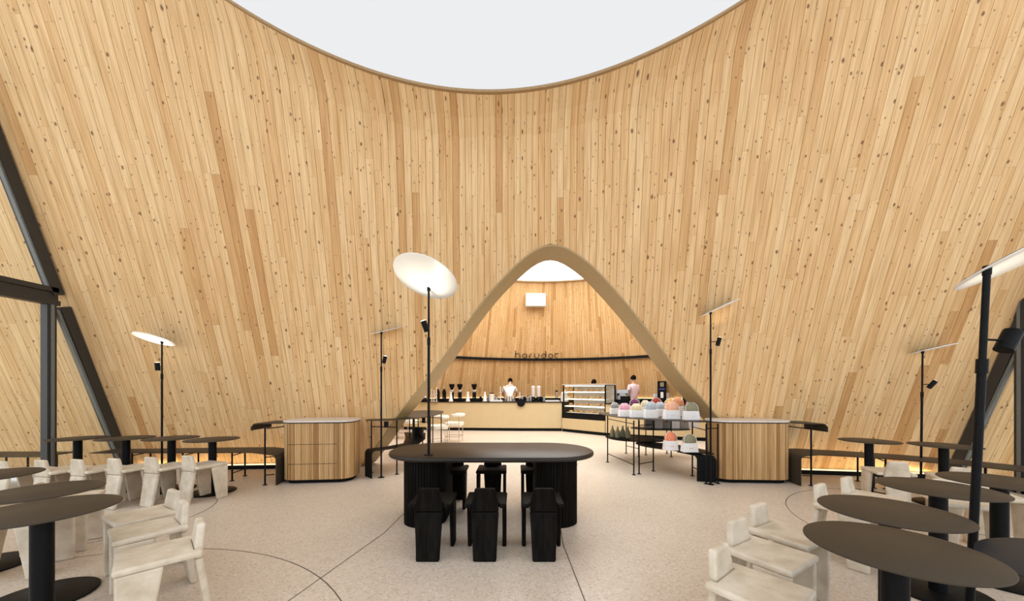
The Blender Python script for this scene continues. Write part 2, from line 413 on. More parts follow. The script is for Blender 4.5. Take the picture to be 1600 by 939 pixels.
inlay([(-2.6, -1), (-1.95, 1.2), (-1.525, 2.476), (-1.29, 3.61), (-1.25, 4.4), (-1.35, 5.3)])
inlay(arc(-4.6, 4.1, .95, -100, 40))

# ------------------------------------------------------------------ side windows
def window(n, X, sgn, yi):
    root = empty('window_%d' % n, (X, yi, 0)); root['kind'] = 'structure'
    def bar(y0, z0, y1, z1, wd, dx=.10, name='frame', mat='frame', off=0):
        d = Vector((0, y1-y0, z1-z0)).normalized(); u = Vector((0, -d.z, d.y))*wd/2; rr = []
        for (y, z) in ((y0, z0), (y1, z1)):
            p = Vector((off, y-yi, z))
            rr.append([p+u+Vector((-dx/2, 0, 0)), p+u+Vector((dx/2, 0, 0)), p-u+Vector((dx/2, 0, 0)), p-u+Vector((-dx/2, 0, 0))])
        return MB().loft(rr).build(name, mat, root)
    XX = X; inn = -sgn
    yl = lambda z: wall_y(XX, z)-.08          # wall line in this plane
    zt0, zt1 = 2.69, 2.95
    # mullions
    for ym in (yi, yi-1.75, yi-3.5, yi-5.25, yi-7.0):
        bar(ym, 0, ym, zt0, .11); bar(ym, 0, ym, zt0, .03, .03, 'gasket', 'gasket', inn*.055)
        if ym < yi-1: bar(ym, zt1, ym, 6.6, .09)
    # transom in three bands
    ye = yl(2.82)+.02
    bar(-2.2, zt0+.035, ye-.04, zt0+.035, .07, .12); bar(-2.2, 2.81, ye-.05, 2.81, .13, .07); bar(-2.2, zt1-.035, ye-.06, zt1-.035, .07, .12)
    # raking frame against the timber wall
    bar(yl(0), 0, yl(zt0), zt0, .13, .12); bar(yl(0)-.085, .05, yl(zt0)-.085, zt0-.06, .035, .05, 'gasket', 'gasket', inn*.02)
    bar(yl(zt1-.1)-.02, zt1-.1, yl(6.6), 6.6, .13, .12); bar(yl(zt1)-.09, zt1, yl(6.6)-.09, 6.6, .035, .05, 'gasket', 'gasket', inn*.02)
    bar(-2.2, .04, yl(.04), .04, .09, .10)
    # panes
    ms = [yi-7, yi-5.25, yi-3.5, yi-1.75, yi]
    for a, b in zip(ms, ms[1:]):
        MB().box((0, (a+b)/2-yi, 1.36), (.016, b-a-.1, 2.58)).build('pane', 'glass', root)
    poly = [(yi+.05, .08), (yl(.08)-.1, .08), (yl(zt0)-.1, zt0)]
    MB().loft([[(dx, p[0]-yi, p[1]) for p in poly] for dx in (-.008, .008)]).build('pane', 'glass', root)
    poly = [(yi-7, zt1), (yl(zt1)-.1, zt1), (yl(6.5)-.1, 6.5), (yi-7, 6.5)]
    MB().loft([[(dx, p[0]-yi, p[1]) for p in poly] for dx in (-.008, .008)]).build('pane', 'glass', root)
window(1, -6.8, -1, 5.26)
window(2, 7.1, 1, 4.98)

# ------------------------------------------------------------------ annex behind the arch
AC = (1.2, 9.3)
def ann_R(h): return 7.0-.35*h
def ann_pos(u, h, q): a = u/6.3; r = ann_R(h)+q; return (AC[0]+r*sin(a), AC[1]+r*cos(a), h)
V = []; Fc = []; U = []; T = []; bk = MB(); u = -6.3*1.9
while u < 6.3*1.95:
    ur = u+.11
    bk.add([ann_pos(xx, h, .012) for h in (0, 2.85, 5.7) for xx in (u, ur)], [(0, 1, 3, 2), (2, 3, 5, 4)])
    cuts = [0]; h = random.uniform(.6, 3)
    while h < 5.2: cuts.append(h); h += random.uniform(1, 3)
    cuts.append(5.7)
    for a, c in zip(cuts, cuts[1:]):
        t = random.random(); tone = .05+.7*t if t < .9 else random.uniform(.75, 1)
        vs, fs, uv = plank_geo(u, ur, a, a, c, c, ann_pos, 2, uo=(random.uniform(0, 50), random.uniform(0, 50)))
        n = len(V); V += vs; Fc += [tuple(i+n for i in f) for f in fs]; U += uv; T += [tone]*len(vs)
    u = ur
aw = bk.build('wall_annex', 'backing', kind='structure')
link('planks', attr_mesh('planks', V, Fc, U, T), 'wood2', aw, kind='stuff')
rr = [[ann_pos(6.3*(-1.9+3.85*i/70), 5.7, q) if k == 0 else tuple(Vector(ann_pos(6.3*(-1.9+3.85*i/70), 5.7, q))+Vector((0, 0, .05))) for q, k in ((.03, 0), (-.07, 0), (-.07, 1), (.03, 1))] for i in range(71)]
MB().loft(rr).build('trim_2', 'lip', kind='structure')
MB().prism([(AC[0]+5.3*cos(2*pi*i/60), max(5.75, AC[1]+5.3*sin(2*pi*i/60))) for i in range(60)], 5.78, 5.80).build('skylight_annex', 'membrane2', kind='structure')
light('annex_daylight', 'AREA', (1.2, 10.2, 5.65), 220, (1, .95, .86), 6, 6)
# dark rail along the annex wall with the sign letters on it
rr = []
for i in range(41):
    a = -1.0+2.0*i/40; r = ann_R(2.72)-.03
    rr.append([(AC[0]+(r-d)*sin(a), AC[1]+(r-d)*cos(a), z) for d, z in ((0, 2.66), (.07, 2.66), (.07, 2.76), (0, 2.76))])
tag(MB().loft(rr).build('wall_rail', 'black'), 'thin black rail curving along the far timber wall', 'rail')
def on_ann(h, px, d=0):   # point on the annex wall seen in direction px
    k = (px-800)/FPX; r = ann_R(h)-d; A = 1+k*k; Bq = -2*(k*AC[0]+AC[1]); Cq = AC[0]**2+AC[1]**2-r*r
    y = (-Bq+sqrt(Bq*Bq-4*A*Cq))/(2*A); return (k*y, y)
sgn_root = empty('sign_lettering', (*on_ann(2.76, 838, .12), 2.76))
tag(sgn_root, 'seven slim dark lowercase letters standing on the black rail of the far wall', 'sign')
S = .27
def P(*p): return [(a, b) for a, b in p]
def circ(cx, cy, r, a0, a1, n=14): return [(cx+r*cos(radians(a0+(a1-a0)*i/n)), cy+r*sin(radians(a0+(a1-a0)*i/n))) for i in range(n+1)]
xh = .19; r_ = .085
glyph = [[P((0, 0), (0, .29)), [(0, .10)]+circ(r_, .10, r_, 180, 0)+[(2*r_, 0)]],
         [circ(r_, r_, r_, 0, 360), P((2*r_, 0), (2*r_, xh-.03))],
         [[(0, 0), (0, .09)]+circ(.08, .09, .08, 180, 80)],
         [[(0, xh), (0, r_)]+circ(r_, r_, r_, 180, 360)+[(2*r_, xh)]],
         [circ(r_, r_, r_, 0, 360), P((2*r_, .04), (2*r_, .29))],
         [circ(r_, r_, r_, 0, 360)],
         [[(.14, xh-.01), (.0, xh-.01), (.0, .10)]+circ(.075, .085, .075, 170, 290)]]
for g, px in zip(glyph, (806.3, 817, 828.3, 836, 847, 857.8, 867.6)):
    p = on_ann(2.76, px, .12); mb = MB()
    for st in g: mb.tube([(a*1.08, 0, b*1.02) for a, b in st], .0135, 6)
    o = mb.build('letter', 'black', sgn_root); c = sgn_root.location
    o.location = (p[0]-c.x-.02, p[1]-c.y, .01)
# white wall unit
p = on_ann(5.0, 837, .22)
t = tag(empty('wall_speaker', (p[0], p[1], 4.75), radians(2)), 'white boxy speaker with grille mounted high on the far timber wall', 'speaker')
MB().prism(stadium(0, 0, .80, .26, 5, .06), 0, .50).build('housing', 'white', t)
MB().prism(stadium(0, -.135, .72, .02, 3), .04, .46).build('grille', 'stone', t)
MB().box((0, .20, .25), (.2, .25, .12)).build('bracket', 'grey', t)

# ------------------------------------------------------------------ service counter
def strip(path, y_off, z0, z1, depth):
    """vertical slab following a plan path, thickness going away from the viewer"""
    rr = []
    for i, (X, y) in enumerate(path):
        a = path[max(0, i-1)]; b = path[min(len(path)-1, i+1)]; dx, dy = b[0]-a[0], b[1]-a[1]; l = sqrt(dx*dx+dy*dy); n_ = (-dy/l, dx/l)
        f = (X+n_[0]*y_off, y+n_[1]*y_off); g = (X+n_[0]*(y_off+depth), y+n_[1]*(y_off+depth))
        rr.append([(*f, z0), (*g, z0), (*g, z1), (*f, z1)])
    return MB().loft(rr)
CL = [(-3.9, 12.9), (-2.4, 12.62), (-1.0, 12.5), (.3, 12.42), (1.72, 12.38)]
CM = [(1.72, 12.30), (2.88, 11.12)]
CR = [(2.90, 11.10), (3.7, 10.62), (4.7, 10.2), (6.3, 9.7)]
t = tag(empty('service_counter', (0, 12.5, 0)), 'long pale beige service counter with black top and plinth beneath the arch', 'counter')
def cpart(mb, name, mat):
    mb.v = [(a, b-12.5, c) for a, b, c in mb.v]; return mb.build(name, mat, t)
for pth in (CL, CR):
    cpart(strip(pth, 0, .10, .985, .62), 'front_panel', 'beige'); cpart(strip(pth, -.03, .985, 1.01, .72), 'top', 'black'); cpart(strip(pth, .015, 0, .10, .58), 'plinth', 'blackmatt')
cpart(strip(CM, 0, .10, .46, .9), 'front_panel', 'beige'); cpart(strip(CM, .005, .46, .62, .9), 'case_base', 'black'); cpart(strip(CM, .015, 0, .10, .6), 'plinth', 'blackmatt')
# round dark badge hanging over the front edge
tag(MB().cyl((.31, 12.36, .98), (.31, 12.385, .98), .14, 24).build('round_badge', 'black'), 'round dark badge at the beige counter edge below the bending barista', 'badge')
# back counter along the annex wall
rr = []; r2 = []; r3 = []
for i in range(41):
    a = -.75+1.75*i/40
    def pt(r): return (AC[0]+r*sin(a), AC[1]+r*cos(a))
    r0 = ann_R(1.0)-.06
    rr.append([(*pt(r0), 1.02), (*pt(r0-.5), 1.02), (*pt(r0-.5), 1.07), (*pt(r0), 1.07)])
    r2.append([(*pt(r0), 0), (*pt(r0-.46), 0), (*pt(r0-.46), 1.02), (*pt(r0), 1.02)])
    r3.append([(*pt(r0-.01), 1.075), (*pt(r0-.05), 1.075), (*pt(r0-.05), 1.10), (*pt(r0-.01), 1.10)])
t = tag(empty('back_counter'), 'dark back counter running along the far timber wall with a warm light strip', 'counter')
MB().loft(rr).build('top', 'black', t); MB().loft(r2).build('cabinet_body', 'blackmatt', t); MB().loft(r3).build('light_strip', 'led', t)
MB().prism([(-3.6, 13.3), (1.9, 13.1), (3.4, 11.9), (6.8, 10.6), (7.0, 11.4), (4.5, 14.2), (1, 15.1), (-2.5, 14.4)], 0, .12).build('floor_platform', 'grey', kind='structure')

# pastry display case
ang = atan2(11.12-12.30, 2.88-1.72); L_ = sqrt(1.16**2+1.18**2)
t = tag(empty('pastry_case', (1.74, 12.31, .62), ang), 'glass pastry display case with black frame and lit shelves on the counter', 'display case')
D_ = .62; Hc = .98
fr = MB()
for X in (.02, L_-.02):
    for y in (.03, D_): fr.box((X, y, Hc/2), (.035, .035, Hc))
for z in (.02, Hc-.015):
    for y in (.03, D_): fr.box((L_/2, y, z), (L_, .035, .035))
    for X in (.02, L_-.02): fr.box((X, D_/2, z), (.035, D_, .035))
fr.build('frame', 'black', t)
MB().box((L_/2, D_/2, .02), (L_-.06, D_-.05, .02)).build('base', 'white', t)
MB().box((L_/2, D_/2, Hc), (L_+.02, D_+.02, .03)).build('top', 'stone', t)
for z in (.26, .50, .74):
    MB().box((L_/2, D_/2, z), (L_-.08, D_-.1, .015)).build('shelf', 'white', t)
    MB().box((L_/2, .07, z-.012), (L_-.1, .015, .01)).build('light_bar', 'caselight', t)
MB().box((L_/2, .07, Hc-.045), (L_-.1, .015, .01)).build('light_bar', 'caselight', t)
MB().box((L_/2, .02, Hc/2), (L_-.05, .006, Hc-.05)).build('pane', 'glass', t)
MB().box((L_-.01, D_/2, Hc/2), (.006, D_-.06, Hc-.05)).build('pane', 'glass', t)
MB().box((L_/2, D_-.01, Hc/2), (L_-.05, .012, Hc-.05)).build('back_panel', 'white', t)
ca, sa = cos(ang), sin(ang)
def in_case(a, b, z): return (1.74+a*ca-b*sa, 12.31+a*sa+b*ca, .62+z)
pas = None
bread = MB().lathe([(.03, 0), (.062, .01), (.07, .035), (.05, .065), (.015, .078)], n=12).mesh('pastry')
bread.materials.append(M['bread'])
for p_ in bread.polygons: p_.use_smooth = True
bread2 = MB().loft([[(x_, r*cos(2*pi*i/8), .035+r*.8*sin(2*pi*i/8)) for i in range(8)] for x_, r in ((-.09, .008), (-.06, .03), (0, .042), (.06, .03), (.09, .008))]).mesh('croissant')
bread2.materials.append(M['yellowc'])
shelfn = {.03: 'bottom', .268: 'second lowest', .508: 'third', .748: 'top'}
for z, nm in shelfn.items():
    MBt = MB().box((0, 0, .006), (L_-.2, .30, .012)).build('pastry_tray', 'paper'); MBt.location = in_case(L_/2, .26, z+.001); MBt.rotation_euler.z = ang
    tag(MBt, 'white tray of pastries on the %s level of the display case' % nm, 'tray', 'trays in the pastry case')
    for k in range(7):
        me = bread if (k+int(z*10)) % 3 else bread2
        o = bpy.data.objects.new('pastry', me); COL.objects.link(o); o.location = in_case(.18+k*(L_-.36)/6, .24+.03*(k % 2), z+.014); o.rotation_euler.z = ang+k
        tag(o, 'golden %s on the %s level of the display case, %s from the left' % ('round bun' if (k+int(z*10)) % 3 else 'long roll', nm, ('first', 'second', 'third', 'fourth', 'fifth', 'sixth', 'seventh')[k]), 'pastry', 'pastries on the %s case level' % nm)

# ------------------------------------------------------------------ coffee gear along the counter
def lo(px, Y): return ((px-800)/FPX*Y, Y)
CT = 1.011; BT = 1.071
def grinder(px, Y, label, hopper='greyc', z=CT):
    X, Y = lo(px, Y); t = tag(empty('coffee_grinder', (X, Y, z)), label, 'grinder', 'coffee grinders on the counter')
    MB().prism(stadium(0, 0, .20, .26, 4, .04), 0, .10).build('base', 'black', t)
    MB().prism(stadium(0, .03, .13, .15, 4, .04), .10, .36).build('body', 'black', t)
    MB().cyl((0, -.05, .34), (0, .05, .40), .055, 12).build('motor_head', 'stone' if hopper == 'black' else 'black', t)
    MB().lathe([(.03, .40), (.045, .43), (.095, .54), (.10, .60)], n=14).build('hopper', hopper, t)
    MB().lathe([(.105, .60), (.105, .62), (.03, .63)], n=14).build('lid', 'black' if hopper == 'black' else 'glass', t)
    MB().box((0, -.10, .13), (.07, .05, .02)).build('fork', 'chrome', t)
for px, hop, lab in ((684, 'glass', 'black coffee grinder with clear hopper at the left end of the counter'), (694, 'glass', 'black coffee grinder with clear hopper second from the arch edge'),
                     (706, 'black', 'grinder with black funnel hopper and pale head behind the first white dripper'), (718.5, 'black', 'grinder with black funnel hopper, middle of the three black-hopper ones'),
                     (741, 'black', 'grinder with black funnel hopper standing apart near the white dripper pair')):
    grinder(px, 13.02 if px > 700 else 12.95, lab, hop)
def dripper(px, lab):
    X, Y = lo(px, 12.58); t = tag(empty('white_carafe', (X, Y, CT)), lab, 'carafe', 'white conical carafes')
    MB().lathe([(.075, 0), (.078, .03), (.055, .10), (.04, .22), (.028, .30)], n=14).build('body', 'white', t, smooth=True)
    MB().lathe([(.04, .30), (.042, .33), (.02, .345)], n=12).build('rim', 'cream', t)
for px, lab in ((704.5, 'white conical carafe in front of the leftmost black-hopper grinder'), (731, 'white conical carafe between two grinders on the counter'), (757.5, 'white conical carafe just left of the bending barista')): dripper(px, lab)
def taps(px, lab, hh):
    X, Y = lo(px, 12.6); t = tag(empty('beverage_tap', (X, Y, CT)), lab, 'tap', 'beverage taps')
    MB().cyl((0, 0, 0), (0, 0, .02), .05, 14).build('base', 'stone', t); MB().cyl((0, 0, .02), (0, 0, hh), .018, 10).build('column', 'stone', t)
    MB().tube([(-.04, -.02, hh*.68), (.04, -.02, hh*.68)], .012).build('crossbar', 'stone', t)
    MB().cyl((0, -.02, hh*.68), (0, -.09, hh*.60), .010, 8).build('spout', 'chrome', t)
    MB().cyl((0, 0, hh), (0, 0, hh+.08), .012, 8, .022).build('handle', 'cream', t)
for px, lab, hh in ((674.5, 'pale slim tap column beside the arch edge on the counter', .36), (678, 'pale tap column with the widest head beside the arch edge', .33), (682, 'tallest pale tap column in front of the grinders', .42), (782, 'slim pale tap column in front of the bending barista', .45), (812, 'short pale tap to the right of the bending barista', .25)): taps(px, lab, hh)
def jar(px, Y, r, h, mat, name, lab, cat, grp=None, z=CT):
    X, Y = lo(px, Y); t = tag(empty(name, (X, Y, z)), lab, cat, grp)
    MB().lathe([(r*.9, 0), (r, .01), (r, h*.82), (r*.75, h*.9)], n=14).build('body', mat, t, smooth=False)
    MB().lathe([(r*.8, h*.9), (r*.8, h), (r*.3, h*1.02)], n=14).build('lid', 'black' if mat != 'black' else 'chrome', t)
jar(768, 12.75, .095, .30, 'stone', 'storage_jar', 'large pale jar just left of the bending barista', 'jar')
jar(775.5, 12.8, .06, .20, 'greyc', 'storage_jar', 'small grey jar beside the large pale jar', 'jar')
for i, px in enumerate((751, 763, 816, 820, 824.5, 829, 846, 850)):
    where = ('left of the white carafe nearest the barista', 'behind the large pale jar', 'first right of the short tap', 'second right of the short tap', 'third right of the short tap', 'by the clear dispensers', 'just right of the clear dispensers', 'last one before the till')[i]
    jar(px, 12.9, .045, .19+.02*(i % 3), ('black', 'greyc', 'metal')[i % 3], 'canister', ('black', 'grey', 'steel')[i % 3]+' canister '+where, 'canister', 'canisters on the counter')
for px, lab in ((833, 'clear cylinder dispenser, the one nearer the barista'), (841.5, 'clear cylinder dispenser beside its twin, nearer the pastry case')):
    X, Y = lo(px, 13.0); t = tag(empty('drink_dispenser', (X, Y, CT)), lab, 'dispenser', 'tall clear dispensers')
    MB().prism(stadium(0, 0, .16, .16, 4, .05), 0, .16).build('base', 'black', t); MB().lathe([(.065, .16), (.07, .18), (.07, .50), (.05, .54)], n=14).build('cylinder', 'stone', t)
    MB().lathe([(.072, .505), (.072, .53), (.02, .56)], n=14).build('lid', 'white', t); MB().cyl((0, -.08, .1), (0, -.12, .07), .01, 8).build('spigot', 'chrome', t)
def machine(X, Y, rz, lab, name, z=CT, bw=.5, bh=.38, mat='metal'):
    t = tag(empty(name, (X, Y, z), rz), lab, 'machine')
    MB().prism(stadium(0, .05, bw, .36, 4, .05), .03, .10).build('drip_tray', 'black', t); MB().prism(stadium(0, .12, bw, .24, 4, .05), .10, bh*.72).build('body', mat, t)
    MB().prism(stadium(0, .04, bw*1.04, .42, 4, .05), bh*.72, bh).build('head', mat, t)
    for q in (-.13, .13): MB().cyl((q, -.05, bh*.72), (q, -.05, bh*.58), .03, 12).build('group_head', 'black', t); MB().cyl((q, -.06, bh*.6), (q, -.22, bh*.57), .012, 8).build('portafilter', 'black', t)
    for q in (-.2, .2): MB().cyl((q, 0, 0), (q, 0, .04), .02, 8).build('foot', 'black', t)
machine(3.62, 11.75, radians(-25), 'silver espresso machine just right of the pastry case', 'espresso_machine', z=CT, bw=.46, bh=.42)
X, Y = lo(977, 11.2)
t = tag(empty('black_appliance', (X, Y, CT), radians(-20)), 'rounded black appliance between espresso machine and blurred worker', 'appliance')
MB().prism(stadium(0, 0, .30, .28, 4, .07), 0, .22).build('body', 'black', t); MB().cyl((0, 0, .22), (0, 0, .27), .09, 16).build('lid', 'grey', t)
X, Y = lo(872, 12.95)
t = tag(empty('payment_stand', (X, Y, CT)), 'black payment stand with steel stem left of the pastry case', 'till')
MB().prism(stadium(0, 0, .26, .22, 4, .04), 0, .12).build('base', 'black', t); MB().cyl((-.05, 0, .12), (-.05, 0, .34), .045, 12).build('stem', 'metal', t); MB().cyl((-.05, 0, .34), (-.05, 0, .40), .055, 12, .03).build('cap', 'black', t)
X, Y = lo(882, 12.75)
t = tag(empty('cup_tower', (X, Y, CT)), 'white towel-draped cup tower beside the pastry case', 'cups')
MB().prism(stadium(0, 0, .26, .24, 4, .05), 0, .24).build('cups', 'white', t); MB().lathe([(.11, .24), (.12, .30), (.05, .36), (.04, .42)], n=12).build('cover', 'paper', t)
tag(MB().prism([(0, 0), (.5, 0), (.46, .17), (.06, .17)], 0, .05).build('linen_stack', 'paper', loc=(1.17, 12.55, CT)), 'flat pale linen stack at the counter end by the case', 'linen')
tag(MB().box((0, 0, .03), (.44, .16, .06)).build('white_tray', 'white', loc=(-.55, 12.62, CT)), 'low white tray on the counter before the bending barista', 'tray')
X, Y = lo(663, 12.7)
t = tag(empty('kettle', (X, Y, CT)), 'dark kettle with white lid tucked beside the arch edge', 'kettle')
MB().lathe([(.09, 0), (.11, .05), (.08, .14)], n=14).build('body', 'black', t, smooth=True); MB().lathe([(.075, .14), (.05, .19), (.01, .2)], n=12).build('lid', 'white', t)
# back counter things
def ann_xy(px, d): return on_ann(1.0, px, d)
p = ann_xy(1034, .45)
t = tag(empty('drink_machine', (p[0], p[1], BT), -.35), 'tall black drinks machine with lit screen on the back counter', 'machine')
MB().box((0, 0, .34), (.30, .30, .68)).build('body', 'black', t); MB().box((0, -.155, .55), (.13, .01, .16)).build('screen', 'olive', t); MB().box((0, -.155, .38), (.20, .01, .03)).build('light_bar', 'screen', t)
MB().box((0, -.155, .16), (.10, .012, .22)).build('dispense_bay', 'white', t)
for px, h_, lab in ((1024, .20, 'small white box left of the tall black drinks machine'), (1041.5, .24, 'slim white carton right of the tall black drinks machine')):
    p = ann_xy(px, .3); tag(MB().prism(stadium(0, 0, .14, .14, 3, .02), 0, h_).build('white_box', 'white', loc=(p[0], p[1], BT)), lab, 'box')
p = ann_xy(1013, .07)
t = tag(empty('wall_socket', (p[0], p[1], 1.38)), 'small round black socket on the far wall left of the drinks machine', 'socket')
MB().cyl((0, -.01, 0), (0, -.04, 0), .055, 18).build('plate', 'black', t); MB().cyl((0, -.04, 0), (0, -.05, 0), .03, 14).build('ring', 'grey', t)
p = ann_xy(1068, .35)
t = tag(empty('dark_cabinet', (p[0]+.1, p[1]-.4, BT), -.5), 'leaning dark equipment cabinet next to the right side of the arch', 'cabinet')
MB().prism([(-.28, -.2), (.28, -.2), (.28, .2), (-.1, .2)], 0, .55).build('body', 'black', t); MB().box((0, -.21, .15), (.3, .02, .12)).build('drawer', 'grey', t)
for px, lab in ((692, 'low dark equipment block behind the clear-hopper grinders'), (727, 'low dark equipment block between the grinders'), (748, 'low dark equipment block right of the lone grinder'), (862, 'low dark equipment block left of the payment stand')):
    X, Y = lo(px, 13.05 if px < 800 else 12.9); tag(MB().prism(stadium(0, 0, .22, .2, 3, .03), 0, .17).build('equipment_block', 'black', loc=(X-.02, Y+.28, BT-.16)), lab, 'appliance', 'low dark equipment blocks')

# ------------------------------------------------------------------ people
def person(name, loc, rz, pose, label, shirt, apron=None, hair_back=False):
    """pose: dict of joints; body one skinned surface, clothing and hair are children"""
    root = tag(empty(name, loc, rz), label, 'person')
    def skin(nm, J, E, mat, sub=2):
        me = bpy.data.meshes.new(nm); me.from_pydata([j[0] for j in J], E, []); o = link(nm, me, mat, root)
        s = o.modifiers.new('skin', 'SKIN'); s.use_smooth_shade = True
        for v, j in zip(me.skin_vertices[0].data, J):
            r = j[1]; v.radius = (r, r) if not isinstance(r, tuple) else r
        me.skin_vertices[0].data[0].use_root = True
        m = o.modifiers.new('sub', 'SUBSURF'); m.levels = m.render_levels = sub; return o
    p = pose
    J = [(p['pel'], (.13, .10)), (p['waist'], (.12, .09)), (p['chest'], (.15, .10)), (p['neckb'], .055), (p['neck'], .048), (p['head'], (.078, .092)), (p['crown'], (.068, .08))]
    E = [(0, 1), (1, 2), (2, 3), (3, 4), (4, 5), (5, 6)]
    for s in ('l', 'r'):
        n = len(J); J += [(p['sh'+s], .055), (p['el'+s], .040), (p['wr'+s], .026), (p['ha'+s], (.035, .018))]
        E += [(2, n), (n, n+1), (n+1, n+2), (n+2, n+3)]
        h = Vector(p['ha'+s]); d = (h-Vector(p['wr'+s])).normalized(); side = d.cross(Vector((0, 0, 1))).normalized()
        for k, ln in zip((-.028, -.010, .010, .026), (.07, .08, .075, .058)):
            m_ = len(J); a = h+side*k+d*.02; J += [(tuple(a), .009), (tuple(a+d*ln*.6), .008), (tuple(a+d*ln+Vector((0, 0, -.015))), .007)]; E += [(n+3, m_), (m_, m_+1), (m_+1, m_+2)]
        m_ = len(J); a = h-side*.035-d*.02; J += [(tuple(a), .010), (tuple(a-side*.02+d*.04), .009)]; E += [(n+3, m_), (m_, m_+1)]
        n = len(J); J += [(p['hip'+s], .085), (p['kn'+s], .055), (p['an'+s], .038), (p['to'+s], (.04, .03))]
        E += [(0, n), (n, n+1), (n+1, n+2), (n+2, n+3)]
    skin('body', J, E, 'skin')
    # shirt with sleeves
    J = [(p['pel'], (.155, .125)), (p['waist'], (.145, .115)), (p['chest'], (.175, .135)), (p['neckb'], .085)]; J.insert(3, (tuple(Vector(p['chest']).lerp(Vector(p['neckb']), .55)), (.155, .13))); E = [(0, 1), (1, 2), (2, 3), (3, 4)]
    for s in ('l', 'r'):
        n = len(J); e = Vector(p['sh'+s]).lerp(Vector(p['el'+s]), .8); J += [(p['sh'+s], .072), (tuple(e), .058)]; E += [(2, n), (n, n+1)]
    skin('shirt', J, E, shirt)
    J = [(p['pel'], (.15, .12))]; E = []
    for s in ('l', 'r'):
        n = len(J); J += [(p['hip'+s], .10), (p['kn'+s], .072), (tuple(Vector(p['an'+s])+Vector((0, 0, .02))), .058)]; E += [(0, n), (n, n+1), (n+1, n+2)]
    skin('trousers', J, E, 'trousers')
    if apron:
        c = Vector(p['pel']); MB().loft([[(c.x+r*1.15*cos(2*pi*i/20), c.y+r*.92*sin(2*pi*i/20), c.z+z) for i in range(20)] for z, r in ((-.42, .24), (-.1, .20), (.06, .17), (.13, .155))], cap=False).build('apron', apron, root, smooth=True)
    # hair cap and face features
    hd = Vector(p['head']); cr = Vector(p['crown']); up = (cr-hd).normalized(); fw = Vector(p['face']).normalized(); rt = fw.cross(up).normalized()
    cen = hd+up*.045; vs = []; fs = []; na, nb = 14, 8
    for i in range(nb+1):
        for j in range(na):
            el = pi/2-(pi*.62)*i/nb; az = 2*pi*j/na; back = -cos(az)
            if i == nb and back < .2: el = pi/2-(pi*.33)
            r = .112 if back > 0 else .105; d = up*sin(el)*1.12+fw*(cos(el)*cos(az))+rt*(cos(el)*sin(az))*.86; vs.append(cen+d*r)
    for i in range(nb):
        for j in range(na): fs.append((i*na+j, i*na+(j+1) % na, (i+1)*na+(j+1) % na, (i+1)*na+j))
    MB().add(vs, fs).build('hair', 'hair', root, smooth=True)
    mb = MB()
    for s in (-1, 1): c = hd+up*.02+fw*.088+rt*.03*s; mb.lathe([(.002, -.006), (.011, -.002), (.011, .003), (.002, .006)], c, 8)
    mb.build('eyes', 'hair', root)
    c = hd+fw*.085-up*.005; MB().loft([[c+up*.02-rt*.006, c+up*.02+rt*.006, c+up*.02+fw*.012], [c-up*.02-rt*.014, c-up*.02+rt*.014, c-up*.02+fw*.03]]).build('nose', 'skin', root)
    c = hd+fw*.083-up*.05; MB().loft([[c-rt*.022+up*.004, c-rt*.022-up*.004, c-rt*.02+fw*.006], [c+rt*.022+up*.004, c+rt*.022-up*.004, c+rt*.02+fw*.006]]).build('mouth', 'redc', root)
    mb = MB()
    for s in (-1, 1): c = hd+rt*.088*s+up*.005; mb.loft([[c+fw*a_+up*b_+rt*q_*s for a_, b_ in ((-.012, .0), (-.008, .025), (.008, .025), (.01, 0), (.0, -.025))] for q_ in (0, .014)])
    mb.build('ears', 'skin', root)
    return root
# figures face +Y locally (towards the far wall), so we see the back of the first
bend = dict(pel=(0, 0, .93), waist=(0, .03, 1.09), chest=(0, .13, 1.35), neckb=(.01, .2, 1.49), neck=(.015, .23, 1.53), head=(.03, .28, 1.59), crown=(.035, .31, 1.68), face=(.3, 1, -.5),
            shl=(-.19, .14, 1.40), ell=(-.27, .22, 1.16), wrl=(-.20, .42, 1.05), hal=(-.17, .50, 1.03), shr=(.19, .14, 1.40), elr=(.29, .24, 1.18), wrr=(.26, .46, 1.06), har=(.24, .54, 1.04),
            hipl=(-.10, 0, .88), knl=(-.11, .03, .48), anl=(-.11, -.02, .08), tol=(-.12, .12, .035), hipr=(.10, 0, .88), knr=(.11, .03, .48), anr=(.11, -.02, .08), tor=(.12, .12, .035))
stand = dict(pel=(0, 0, .95), waist=(0, 0, 1.12), chest=(0, .01, 1.38), neckb=(0, .0, 1.52), neck=(0, .01, 1.57), head=(0, .03, 1.65), crown=(0, .02, 1.745), face=(0, 1, -.15),
             shl=(-.19, 0, 1.44), ell=(-.24, .02, 1.16), wrl=(-.18, .22, 1.08), hal=(-.15, .30, 1.08), shr=(.19, 0, 1.44), elr=(.24, .02, 1.16), wrr=(.18, .22, 1.08), har=(.15, .30, 1.08),
             hipl=(-.10, 0, .90), knl=(-.11, .02, .49), anl=(-.11, -.02, .08), tol=(-.12, .12, .035), hipr=(.10, 0, .90), knr=(.11, .02, .49), anr=(.11, -.02, .08), tor=(.12, .12, .035))
X, Y = lo(796, 13.45)
person('person', (X, Y, .12), 0, bend, 'person in pale shirt and striped apron bending away from us behind the counter', 'shirt', 'stripes')
X, Y = lo(990, 12.35)
person('person', (X, Y, .12), radians(28), stand, 'person in pale pink top standing behind the row of bags', 'pink')
low = {k: (v if k == 'face' else (v[0], v[1], v[2]*.925 if v[2] > .3 else v[2])) for k, v in stand.items()}
X, Y = lo(928, 12.95)
person('person', (X, Y, .12), radians(10), low, 'person hidden behind the pastry case, only dark hair showing over it', 'shirt')

